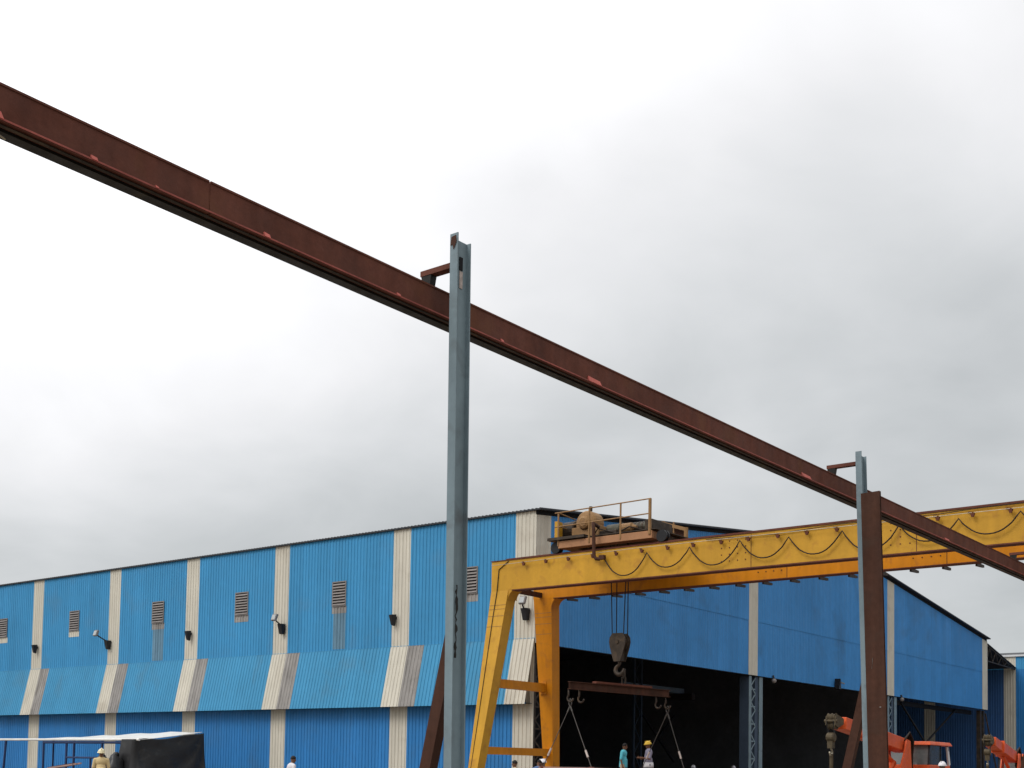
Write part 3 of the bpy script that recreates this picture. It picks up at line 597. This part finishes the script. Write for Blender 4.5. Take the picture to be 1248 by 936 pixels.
# the load, and the stack it stands over
t = thing('steel_plate', (-3.6, -6.4, 1.35), 'pinkish mill steel plate load hanging in the slings at the bottom edge', 'steel plate')
mb = MB(); mb.hexa([(-6.35, -7.3, 1.38), (-.95, -7.75, 1.38), (-.9, -5.6, 1.38), (-6.25, -5.0, 1.38)], [(-6.35, -7.3, 1.66), (-.95, -7.75, 1.60), (-.9, -5.6, 1.60), (-6.25, -5.0, 1.66)]); mb.build('plate_body', 'plate', t)
for q in PLT:
    mb = MB(); mb.box((q.x - .06, q.y - .06, q.z - .06), (q.x + .06, q.y + .06, q.z + .03)); mb.build('lifting_lug', 'rust', t)
t = thing('work_platform', (.1, -5.2, G), 'low steel staging the two workers stand on beside the load', 'staging')
mb = MB(); mb.box((-.85, -6.7, .84), (2.4, -3.9, .90)); mb.build('staging_deck', 'rust2', t)
for x in (-.7, 2.2):
    for yy in (-6.5, -4.1):
        mb = MB(); mb.box((x - .06, yy - .06, G), (x + .06, yy + .06, .838)); mb.build('staging_leg', 'rust', t)

# ------------------------------------------------------------------ pick-and-carry mobile crane
def mobile_crane(label, dz_tip=.53):
    """local frame: boom points to -x, pivot over the origin"""
    t = thing('mobile_crane', (0, 0, 0), label, 'mobile crane', 'orange pick-and-carry cranes')
    P = V((-.12, 0, 2.36)); T = V((-4.6, 0, 2.34 + dz_tip)); d = (T - P).normalized()
    mb = MB(); mb.box((-1.9, -.62, .75), (4.4, .62, 1.15)); mb.build('chassis', 'orange', t, bevel=.03)
    mb = MB(); mb.beam(P + d * -.3, P + d * 3.2, .50, .42, (0, 1, 0)); bm_ = mb.build('boom', 'orange', t, bevel=.02); bm_['label'] = 'orange telescopic boom'
    mb = MB(); mb.beam(P + d * 3.2, P + d * 4.68, .42, .36, (0, 1, 0)); mb.build('boom_extension', 'orange', bm_, bevel=.015)
    mb = MB(); mb.beam(P + d * 3.12, P + d * 3.22, .56, .48, (0, 1, 0)); mb.build('boom_collar', 'orange', bm_)
    h = P + d * 5.08
    mb = MB()
    for s in (-.14, .14): mb.prism([(h.x + .34, s - .02, h.z - .08), (h.x + .34, s - .02, h.z + .08), (h.x - .02, s - .02, h.z + .17), (h.x - .24, s - .02, h.z + .14), (h.x - .27, s - .02, h.z - .12), (h.x - .05, s - .02, h.z - .20)], (0, .03, 0))
    for c in ((h.x - .12, h.z + .10), (h.x - .08, h.z - .13)): mb.lathe((c[0], -.12, c[1]), (0, 1, 0), [(0, .13), (.06, .09), (.12, .13), (.18, .09), (.24, .13)], 16)
    mb.tube((h.x - .20, -.2, h.z), (h.x - .20, .2, h.z), .05, n=8); mb.box((h.x + .1, -.1, h.z - .05), (h.x + .3, .1, h.z + .05))
    mb.build('boom_head', 'headgrime', bm_)
    k = V((h.x - .2, 0, h.z - .46))
    mb = MB()
    for s in (-.1, .1): mb.tube((k.x - .08, s, h.z), (k.x - .02, s, k.z), .012, n=5); mb.tube((k.x + .1, s, h.z), (k.x + .02, s, k.z), .012, n=5)
    hk = mb.build('hoist_rope', 'rope', t)
    mb = MB(); mb.lathe((k.x, -.12, k.z - .02), (0, 1, 0), [(0, .11), (.03, .14), (.21, .14), (.24, .11)], 16); mb.box((k.x - .09, -.08, k.z - .34), (k.x + .09, .08, k.z - .02)); mb.build('hook_block', 'headgrime', t)
    mb = MB(); mb.path([(k.x, 0, k.z - .32)] + [(k.x + .09 * math.cos(math.radians(a)), 0, k.z - .46 + .09 * math.sin(math.radians(a))) for a in range(80, -200, -25)], .03, 6); mb.build('hook', 'wire', t, smooth=True)
    mb = MB(); mb.path([(k.x + .02, 0, k.z - .5), (k.x + .06, .02, k.z - 1.1), (k.x + .03, 0, k.z - 1.9)], .06, 6); mb.build('lifting_belt', 'headgrime', t)
    for s in (-.36, .31):
        mb = MB(); mb.prism([(-1.2, s, 1.15), (.15, s, 1.15), (.02, s, 2.0), (-.04, s, 2.5), (-.36, s, 2.5), (-.55, s, 2.1)], (0, .05, 0)); mb.build('pivot_frame', 'orange', t)
    mb = MB(); mb.tube((-1.4, 0, 1.2), V((-.6, 0, 1.8)), .11, n=12); mb.tube((-.6, 0, 1.8), P + d * 1.9 + V((0, 0, -.2)), .07, n=12); mb.build('lift_cylinder', 'orange', t)
    mb = MB()
    for i in range(5):
        r = .03; o = i * .05; mb.path([(-.3 + o, -.25 + o, 2.5), (.05 + o, -.3 + o, 2.78 - o), (.33 + o * .4, -.32 + o, 2.5), (.28, -.3 + o, 2.0), (.3, -.28, 1.4)], r, 6)
    mb.build('hydraulic_hoses', 'cable', t, smooth=True)
    cab = MB(); q = lambda z, x0, x1, w: [(x0, -w, z), (x1, -w, z), (x1, w, z), (x0, w, z)]
    cab.hexa(q(1.15, .70, 2.7, .70), q(1.75, .73, 2.7, .70)); cb = cab.build('cab', 'orange', t, bevel=.03)
    mb = MB(); mb.hexa(q(2.39, .60, 2.74, .78), q(2.51, .68, 2.64, .72)); mb.build('cab_roof', 'orange', cb, bevel=.025)
    for yy in (-.66, .66):
        for x0, x1 in ((.75, .84), (1.85, 1.85), (2.62, 2.52)): mb = MB(); mb.beam((x0, yy, 1.75), (x1, yy, 2.41), .055, .055, (0, 1, 0)); mb.build('cab_pillar', 'black', cb)
    mb = MB(); mb.beam((2.66, -.67, 1.75), (2.50, -.66, 2.38), .05, .16, (0, 1, 0)); mb.build('door_pillar', 'white_trim', cb)
    mb = MB(); mb.hexa([(.75, -.63, 1.75), (.762, -.63, 1.75), (.762, .63, 1.75), (.75, .63, 1.75)], [(.84, -.63, 2.39), (.85, -.63, 2.39), (.85, .63, 2.39), (.84, .63, 2.39)]); mb.build('windscreen', 'glass', cb)
    for yy in (-.665, .655): mb = MB(); mb.box((.90, yy, 1.76), (1.82, yy + .01, 2.39)); mb.build('side_window', 'glassdark', cb)  # panes coloured dark to stand in for the shaded cab interior
    mb = MB(); mb.box((1.6, -.25, 1.3), (2.1, .25, 1.9)); mb.box((2.0, -.25, 1.9), (2.12, .25, 2.2)); mb.build('driver_seat', 'black', cb)
    mb = MB(); mb.box((2.75, -.6, 1.15), (4.35, .6, 1.55)); mb.build('engine_hood', 'orange', t, bevel=.04)
    for x, r in ((-1.2, .52), (3.4, .58)):
        for s in (-1, 1):
            mb = MB(); y0 = s * .62; mb.lathe((x, y0, G + r - .2 + 0.0), (0, s, 0), [(0, r * .55), (0, r * .93), (.05, r), (.30, r), (.35, r * .93), (.35, r * .55)], 24); w = mb.build('wheel', 'tyre', t)
            mb = MB(); mb.lathe((x, y0 + s * .06, G + r - .2), (0, s, 0), [(0, r * .54), (.2, r * .54), (.24, r * .2), (.3, r * .2)], 18); mb.build('wheel_rim', 'orange', w)
    for s in (-.4, .4):
        mb = MB(); mb.lathe((-1.9, s, 1.0), (-1, 0, 0), [(0, .09), (.05, .08), (.06, .02)], 12); mb.build('headlight', 'lampglass', t)
    return t
mc = mobile_crane('orange mobile crane with its boom raised beside the rusty column')
mc.location = (0.0, -14.97, G)
mc2 = copy_tree(mc); mc2.location = (15.2, -14.0, G - .12); mc2.rotation_euler.z = math.radians(7); mc2['label'] = 'second orange mobile crane half hidden at the right edge, in front of the neighbouring shed'

# ------------------------------------------------------------------ makeshift stall with white roof and black tarpaulin
st = thing('shade_stall', (-4.5, 23, G), 'pipe-framed stall with white sheet roof against the shed side wall', 'stall')
mb = MB(); zf = 2.56
vs = []; fs = []; ny, nx = 16, 4
for j in range(ny + 1):
    yv = 17.6 + (29.6 - 17.6) * j / ny
    for i in range(nx + 1):
        t_ = i / nx; zb = 3.0 - .30 * max(0, (yv - 20.2)) / 9.4 - .03 * math.sin(j * 1.7); ys = yv - .6 * t_ * (1 - j / ny)
        vs.append((-6 + 3 * t_, ys, zf + (zb - zf) * t_ - .02 * math.sin(PI * t_)))
n1 = nx + 1
for j in range(ny):
    for i in range(nx): fs.append((j * n1 + i, j * n1 + i + 1, (j + 1) * n1 + i + 1, (j + 1) * n1 + i))
mb.add(vs, fs); o = mb.build('roof_sheet', 'whitesheet', st, fix=False)
so = o.modifiers.new('solid', 'SOLIDIFY'); so.thickness = .02
mb = MB(); mb.tube((-6.05, 17.5, zf), (-6.05, 31.5, zf), .055, n=10); mb.build('front_pipe', 'whitesheet', st)
mb = MB()
for yv, dx in ((28.69, .25), (25.27, 0), (23.3, 0), (22.68, 0), (20.4, 0), (17.9, 0)): mb.tube((-6.0, yv + dx, G), (-6.0, yv, zf - .06), .055 if yv < 28 else .06, n=8)
for yv in (29.5, 23.5, 17.6): mb.tube((-3.05, yv - .3, G), (-3.05, yv - .3, 2.6), .05, n=8)
mb.tube((-6.0, 25.3, zf - .13), (-6.0, 17.9, zf - .13), .06, n=8); mb.tube((-6.0, 23.3, 1.72), (-6.0, 20.4, 1.72), .045, n=8); mb.tube((-6, 21.3, .2), (-6, 21.3, 1.7), .045, n=8)
mb.build('pipe_frame', 'bluepipe', st)
tp_ = MB(); vs = []; fs = []; nu, nv = 110, 44                    # tarpaulin hung over the stall's near end
for j in range(nv + 1):
    v = j / nv
    for i in range(nu + 1):
        u = i / nu                                            # 0: front edge at the left, then around the corner, 1: by the wall
        if u < .18: p = V((-6.14, 18.6 - (u / .18) * .85, zf + .02)); nrm = V((-1, 0, 0))
        else:
            s = (u - .18) / .82; p = V((-6.14 + 3.2 * s, 17.75 - .75 * s, zf + .02 + .36 * s)); nrm = V((-.1, -1, 0)).normalized()
        sag = .10 * math.sin(PI * min(1, max(0, (u - .3) / .45))) * (1 - v) ** 3
        z = G + (p.z - sag - G) * (1 - v)
        tri = lambda t: abs(2 * (t - math.floor(t + .5)))
        cre = lambda t: .55 * tri(t) + .45 * (.5 + .5 * math.sin(t * 6.283))
        dr = math.hypot((1 - u) * 2.2, v + .02); dl = math.hypot(max(u - .18, 0) * 2.2, v + .02)
        ar = math.atan2((1 - u) * 2.2, v + .02); al = math.atan2(max(u - .18, 0) * 2.2, v + .02)
        fold = .22 * cre(ar * 1.7 + .3 + .35 * math.sin(dr * 4)) * min(dr, 1.0) * (.25 + .75 * v) * u + .20 * cre(al * 1.5 + .2 * math.sin(dl * 5)) * min(dl, 1.0) * (.25 + .75 * v) * (1 - u * .8) + .05 * math.sin(v * 8 + u * 9) * v
        flare = .30 * v ** 1.3
        q = p + nrm * (.06 + fold * .75 + flare * .4); q += V((0, .5 * v * max(0, 1 - u / .22), 0)) + V((.12 * v * (u > .9), 0, 0))
        vs.append((q.x, q.y, z))
for j in range(nv):
    for i in range(nu): k = j * (nu + 1) + i; fs.append((k, k + 1, k + nu + 2, k + nu + 1))
tp_.add(vs, fs); o = tp_.build('tarpaulin', 'tarp', org=(-4.6, 17.3, G), smooth=True, fix=False)
tag(o, 'black plastic tarpaulin draped over the end of the white-roofed stall', 'tarpaulin')
o.modifiers.new('solid', 'SOLIDIFY').thickness = .008
# dark sacks beside the tarpaulin, and steel bars leaning on a trestle
for i, (x, y, z, r, lab) in enumerate(((-6.7, 19.35, G, (.45, .42, .78), 'left lumpy black sack behind the cream-helmeted worker'), (-6.55, 18.55, G, (.42, .40, .83), 'right lumpy black sack tucked against the tarpaulin'))):
    mb = MB(); mb.ell((x, y, G + r[2]), r, 20, 14)
    for k, v in enumerate(mb.v):
        n = .10 * math.sin(v.x * 9 + i) * math.cos(v.y * 11) + .07 * math.sin(v.z * 13 + v.x * 6); d = (v - V((x, y, G + r[2]))); mb.v[k] = v + d * n; mb.v[k].z = max(mb.v[k].z, G)
    mb.ell((x + .05, y + .02, G + r[2] * 2.0), (.16, .14, .14), 12, 8)
    tag(mb.build('sack', 'tarp', org=(x, y, G), smooth=True), lab, 'sack', 'black sacks beside the stall')
tr = thing('trestle', (-8, 20.2, G), 'steel trestle under the sloping bars in front of the stall', 'trestle')
mb = MB()
for yv in (19.6, 20.9):
    mb.beam((-8.4, yv, G), (-8.15, yv, 1.15), .06, .06); mb.beam((-7.6, yv, G), (-7.85, yv, 1.15), .06, .06); mb.beam((-8.25, yv, 1.18), (-7.75, yv, 1.18), .08, .06)
mb.build('trestle_frame', 'rust2', tr)
for k in range(5):
    x = -8.18 + k * .1; mb = MB(); mb.beam((x, 21.3 + .1 * (k % 3), 1.20 + .02 * (k % 2)), (x, 19.3 + .3 * (k % 2), 1.40 + .015 * k), .07, .07, (1, 0, 0))
    tag(mb.build('steel_bar', 'rust2' if k % 2 else 'plate', org=(x, 20.2, 1.25)), 'sloping rusty steel bar resting on the trestle in front of the stall', 'steel bar', 'steel bars on the trestle')

# ------------------------------------------------------------------ people
def remesh(mb, name, m, parent, vox=.011, smooth_it=3):
    o = mb.build(name, m, parent)
    r = o.modifiers.new('r', 'REMESH'); r.mode = 'VOXEL'; r.voxel_size = vox
    s = o.modifiers.new('s', 'SMOOTH'); s.iterations = smooth_it; s.factor = .5
    dg = bpy.context.evaluated_depsgraph_get(); me = bpy.data.meshes.new_from_object(o.evaluated_get(dg)); me.name = name
    o.modifiers.clear(); old = o.data; o.data = me; bpy.data.meshes.remove(old)
    for p in me.polygons: p.use_smooth = True
    return o
def limb(mb, pts, rs, n=14):
    for (p, q), (r, s) in zip(zip(pts, pts[1:]), zip(rs, rs[1:])): mb.tube(p, q, r, s, n=n)
    for p, r in zip(pts, rs): mb.ell(p, (r * .99, r * .99, r * .99), 12, 8)
def person(loc, heading, h, label, shirt, pants, hat=None, hair=True, bend=0.0, turn=0.0, tilt=.1, arms=('down', 'down'), long_sleeve=False, sash=None):
    """local: facing +y, height 1.75 scaled to h"""
    t = thing('person', (0, 0, 0), label, 'person')
    hip = V((0, 0, .93)); R_ = Matrix.Rotation(-bend, 3, 'X')
    up = lambda p: hip + R_ @ (V(p) - hip)
    body = MB()
    legs = []
    for s in (-1, 1):
        L_ = [V((s * .09, 0, .90)), V((s * .105, .015, .50)), V((s * .115, -.02, .09))]
        legs.append(L_); limb(body, L_, (.085, .058, .042)); limb(body, [V((s * .115, -.04, .05)), V((s * .125, .15, .04))], (.045, .032))
    spine = [V((0, 0, .95)), up((0, .005, 1.15)), up((0, -.01, 1.36)), up((0, -.015, 1.46))]
    def torso(mb, g):
        for p, r in ((spine[0], (.155, .105, .12)), (spine[1], (.145, .10, .16)), (spine[2], (.175, .115, .15)), (up((0, -.01, 1.42)), (.16, .09, .07))):
            mb.ell(p, tuple(a + g for a in r), 18, 12)
        limb(mb, [up((-.17, -.01, 1.41)), up((.17, -.01, 1.41))], (.055 + g, .055 + g))
    torso(body, 0)
    limb(body, [up((0, -.015, 1.45)), up((0, .0, 1.55))], (.055, .05))
    hc = up((0, .02, 1.63)); Rh = Matrix.Rotation(turn, 3, 'Z') @ Matrix.Rotation(-(bend * .6 + tilt), 3, 'X')
    hd = lambda p: hc + Rh @ V(p)
    hm = MB(); hm.ell((0, 0, 0.015), (.074, .092, .108), 18, 14); hm.ell((0, .045, -.06), (.052, .05, .055), 12, 8)
    hm.tube((0, .085, .02), (0, .112, -.018), .010, .017, 8); hm.ell((0, .098, -.02), (.017, .018, .012), 8, 6)
    for s in (-1, 1): hm.ell((s * .076, -.005, -.005), (.012, .022, .032), 8, 6)
    hm.ell((0, .09, -.058), (.024, .010, .007), 8, 6)
    body.add([hd(v) for v in hm.v], hm.f)
    sh = []
    for s, mode in ((-1, arms[0]), (1, arms[1])):
        S = up((s * .195, -.01, 1.41))
        if mode == 'down': E_ = S + R_ @ V((s * .055, -.02, -.29)); Wr = E_ + V((s * .02, .07, -.25)); hdir = V((0, .12, -1))
        elif mode == 'fwd': E_ = S + R_ @ V((s * .04, .05, -.28)); Wr = E_ + V((-s * .04, .24, .03)); hdir = V((-s * .2, 1, .05))
        elif mode == 'hip': E_ = S + R_ @ V((s * .17, -.06, -.23)); Wr = E_ + V((-s * .13, .09, -.16)); hdir = V((-s * .6, .4, -.5))
        sh.append((S, E_, Wr)); limb(body, [S, E_, Wr], (.05, .039, .028))
        hdir.normalize(); side = hdir.cross(V((s, 0, .01))).normalized()   # across the palm
        pn = hdir.cross(side).normalized()
        pc = Wr + hdir * .055; body.tube(Wr, Wr + hdir * .085, .030, .036, 10)
        for k, (off, ln) in enumerate(((-.030, .062), (-.010, .074), (.011, .070), (.030, .054))):
            a = Wr + hdir * .075 + side * off; b = a + hdir * ln * .55 + pn * .006; c = b + (hdir * .8 + pn * .6 * s).normalized() * ln * .45
            body.path([a, b, c], [.0105, .010, .008], 7)
        a = Wr + hdir * .03 + side * -.03; body.path([a, a + (hdir * .6 - side * .8) * .035, a + (hdir * 1.0 - side * .75) * .065], [.013, .012, .009], 7)
    b = remesh(body, 'body', 'skin', t, .0105)
    # clothing
    mb = MB(); torso(mb, .016)
    mb.tube(spine[0] + V((0, 0, -.12)), spine[1], .165, .15, 18)
    for S, E_, Wr in sh:
        if long_sleeve: limb(mb, [S, E_, E_.lerp(Wr, .9)], (.064, .054, .042))
        else: limb(mb, [S, S.lerp(E_, .85)], (.066, .058))
    # flatten the torso front to back
    remesh(mb, 'shirt', shirt, t, .013, 4)
    mb = MB(); mb.ell((0, 0, .93), (.165, .115, .13), 18, 12)
    for L_ in legs: limb(mb, [L_[0], L_[1], L_[2] + V((0, 0, .02))], (.105, .078, .066))
    remesh(mb, 'trousers', pants, t, .014, 4)
    for s in (-1, 1):
        mb = MB(); limb(mb, [V((s * .115, -.045, .05)), V((s * .125, .17, .04))], (.056, .044)); mb.box((s * .12 - .045, -.08, .0), (s * .12 + .045, .2, .03)); remesh(mb, 'shoe', 'shoe', t, .012, 2)
    mb = MB()
    for s in (-1, 1): mb.ell(hd((s * .030, .086, .022)), (.010, .007, .007), 8, 6)
    mb.build('eyes', 'eye', t)
    if hair:
        hm = MB(); hm.ell((0, -.012, .035), (.084, .098, .102), 18, 12, -.35)
        hm.v = [V((v.x, v.y if v.y < .05 else .05 + (v.y - .05) * .6, v.z + (.035 if v.y > .02 and v.z < .08 else 0))) for v in hm.v]
        mb = MB(); mb.add([hd(v) for v in hm.v], hm.f); mb.build('hair', 'hair', t, smooth=True)
    if hat:
        hm = MB(); hm.ell((0, 0, .035), (.115, .138, .128), 20, 10, -.1)
        hm.lathe((0, .03, .045), (0, 0, 1), [(-.014, .10), (-.012, .132), (.002, .130), (.004, .10)], 22)
        hm.box((-.012, -.11, .14), (.012, .11, .168))
        mb = MB(); mb.add([hd(v) for v in hm.v], hm.f); mb.build('helmet', hat, t, smooth=True)
    if sash:
        mb = MB(); mb.lathe((0, 0, .80), (0, 0, 1), [(0, .20), (.10, .19), (.2, .175)], 18); mb.build('shirt_tail', sash, t, smooth=True)
    k = h / 1.75; t.scale = (k, k, k); t.location = loc; t.rotation_euler.z = heading
    return t
# headings: 0 faces +y.  towards the camera from the yard is about 2.24 rad
CAMF = math.radians(128)
person((-15.19, 6.64, G), CAMF + .25, 1.76, 'worker in cream helmet and cream shirt facing the camera before the stall', 'cl_cream', 'cl_khaki', 'hel_cream', tilt=.22)
person((-11.93, .90, G), CAMF + 2.2, 1.66, 'black-haired man in white shirt at the foot of the shed wall', 'cl_white', 'cl_grey', None, bend=.12, tilt=.2)
person((-7.37, -4.89, G), CAMF - 1.9, 1.64, 'bare-headed man with only his dark head showing below the near gantry leg', 'cl_beige', 'cl_grey', None, tilt=.25)
person((-5.6, -4.4, G), CAMF + 2.6, 1.72, 'dark-haired man in blue shirt stooping behind the lower cross tie', 'cl_blue', 'cl_grey', None, bend=.3, tilt=.35)
person((-4.79, -4.12, G), CAMF - 1.7, 1.69, 'worker in white helmet half hidden by the far gantry leg', 'cl_grey', 'cl_grey', 'hel_white', tilt=.1)
person((-.98, -4.93, .90), CAMF + 1.2, 1.67, 'bare-headed man in turquoise shirt standing beside the hanging load', 'cl_turq', 'cl_beige', None, bend=.05, turn=.2, tilt=.15)
person((-.44, -5.68, .90), CAMF - 1.35, 1.74, 'worker in yellow helmet and grey-violet shirt holding his forearms out', 'cl_lav', 'cl_grey', 'hel_yellow', arms=('fwd', 'fwd'), tilt=.15, sash='cl_white')
person((-2.72, -17.28, G), CAMF + 2.4, 1.78, 'person in white helmet standing in front of the orange crane cab', 'cl_white', 'cl_grey', 'hel_white', tilt=0)
person((12.86, .1, G), CAMF, 1.66, 'worker under the fascia whose grey helmet top shows right of the slings', 'cl_grey', 'cl_grey', 'hel_grey')
person((22.3, 3.0, G + .06), CAMF, 1.66, 'worker beside the second front column with only a pale helmet top showing', 'cl_grey', 'cl_grey', 'hel_white')

# ------------------------------------------------------------------ camera (solved from the photograph's vanishing points)
F_PX, Y0 = 1523.9375, 847.968
yaw, pitch, roll = (math.radians(a) for a in (51.7709, 3.2996, 1.0379))
fw = V((math.sin(yaw) * math.cos(pitch), math.cos(yaw) * math.cos(pitch), math.sin(pitch))); r0 = V((math.cos(yaw), -math.sin(yaw), 0)); u0 = r0.cross(fw)
r = math.cos(roll) * r0 + math.sin(roll) * u0; u = -math.sin(roll) * r0 + math.cos(roll) * u0
cd = bpy.data.cameras.new('camera'); cam = bpy.data.objects.new('camera', cd); COL.objects.link(cam)
cd.sensor_width = 36; cd.lens = F_PX / 1248 * 36; cd.shift_y = (Y0 - 468) / 1248; cd.clip_start = .1; cd.clip_end = 5000
mw = Matrix((r, u, -fw)).transposed().to_4x4(); mw.translation = V((-39.7085, -30.1769, 1.6)); cam.matrix_world = mw
scene.camera = cam

# ------------------------------------------------------------------ light: overcast sky and a soft veiled sun
SUN = V((-.80, .30, .85)).normalized()
el = math.asin(SUN.z); az = math.atan2(SUN.x, SUN.y)
w = bpy.data.worlds.new('World'); scene.world = w; w.use_nodes = True
nt = w.node_tree; N = nt.nodes; L = nt.links; bg = N['Background']; bg.inputs['Strength'].default_value = .1
sky = N.new('ShaderNodeTexSky'); sky.sky_type = 'NISHITA'; sky.sun_disc = False; sky.sun_elevation = el; sky.sun_rotation = az
tc = N.new('ShaderNodeTexCoord')
def math_(op, a, b=None, clamp=False):
    n = N.new('ShaderNodeMath'); n.operation = op; n.use_clamp = clamp
    for i, x in enumerate((a, b)):
        if x is None: continue
        if isinstance(x, (int, float)): n.inputs[i].default_value = x
        else: L.new(x, n.inputs[i])
    return n.outputs[0]
def mrange(v, a, b, c, d, smooth=False):
    n = N.new('ShaderNodeMapRange'); L.new(v, n.inputs[0])
    if smooth: n.interpolation_type = 'SMOOTHSTEP'
    for i, x in zip((1, 2, 3, 4), (a, b, c, d)): n.inputs[i].default_value = x
    return n.outputs[0]
sep = N.new('ShaderNodeSeparateXYZ'); L.new(tc.outputs['Generated'], sep.inputs[0])
zz = math_('MAXIMUM', sep.outputs[2], 0.0)
# project on to a cloud deck so that the clouds flatten towards the horizon
den = math_('ADD', zz, .34)
cx = N.new('ShaderNodeCombineXYZ'); L.new(math_('DIVIDE', sep.outputs[0], den), cx.inputs[0]); L.new(math_('DIVIDE', sep.outputs[1], den), cx.inputs[1])
def noise(sc, det, off, rough=.5, dist=0.0):
    mp = N.new('ShaderNodeMapping'); mp.inputs['Location'].default_value = off; L.new(cx.outputs[0], mp.inputs['Vector'])
    n = N.new('ShaderNodeTexNoise'); n.inputs['Scale'].default_value = sc; n.inputs['Detail'].default_value = det; n.inputs['Roughness'].default_value = rough; n.inputs['Distortion'].default_value = dist
    L.new(mp.outputs[0], n.inputs['Vector']); return n.outputs['Fac']
da = N.new('ShaderNodeVectorMath'); da.operation = 'DOT_PRODUCT'; L.new(tc.outputs['Generated'], da.inputs[0]); da.inputs[1].default_value = (-.60, .80, .0)
side = mrange(da.outputs['Value'], -1, .6, .56, 1.14)             # the cloud is thinner on one side of the sky
elev = math_('MAXIMUM', math_('MINIMUM', math_('ADD', math_('MULTIPLY', zz, 1.32), .40), math_('ADD', math_('MULTIPLY', zz, .95), .60)), .60)
base = math_('MULTIPLY', elev, math_('MULTIPLY', side, 1.08))
big = mrange(noise(1.25, 4, (3.1, 1.7, 0), .5, .4), .32, .68, -.085, .12, True)
fine = mrange(noise(3.6, 7, (7.3, 2.2, 0), .55, .3), .3, .7, -.05, .05)
glow_dir = V((.607, .80, .51)).normalized()
dp = N.new('ShaderNodeVectorMath'); dp.operation = 'DOT_PRODUCT'; L.new(tc.outputs['Generated'], dp.inputs[0]); dp.inputs[1].default_value = glow_dir
glow = mrange(dp.outputs['Value'], .93, 1.0, 0, .16, True)
lum = math_('ADD', math_('ADD', base, big), math_('ADD', fine, glow))
tint = N.new('ShaderNodeMix'); tint.data_type = 'RGBA'
L.new(mrange(lum, .55, .95, 0, 1), tint.inputs[0]); tint.inputs[6].default_value = (.940, .982, 1.0, 1); tint.inputs[7].default_value = (.985, .985, 1.0, 1)
sc = N.new('ShaderNodeVectorMath'); sc.operation = 'SCALE'; L.new(tint.outputs[2], sc.inputs[0]); L.new(math_('MULTIPLY', lum, 10.0), sc.inputs['Scale'])
mix = N.new('ShaderNodeMix'); mix.data_type = 'RGBA'; mix.inputs[0].default_value = .94
L.new(sky.outputs[0], mix.inputs[6]); L.new(sc.outputs[0], mix.inputs[7]); L.new(mix.outputs[2], bg.inputs['Color'])
sd = bpy.data.lights.new('sun', 'SUN'); sd.energy = 1.3; sd.angle = math.radians(25); sd.color = (1, .97, .92)
so = bpy.data.objects.new('sun', sd); COL.objects.link(so); so.rotation_euler = SUN.to_track_quat('Z', 'Y').to_euler()

scene.view_settings.view_transform = 'Standard'; scene.view_settings.look = 'None'; scene.view_settings.exposure = 0; scene.view_settings.gamma = 1
scene.view_settings.use_curve_mapping = False
scene.render.engine = 'CYCLES'; scene.cycles.max_bounces = 8; scene.cycles.use_denoising = True
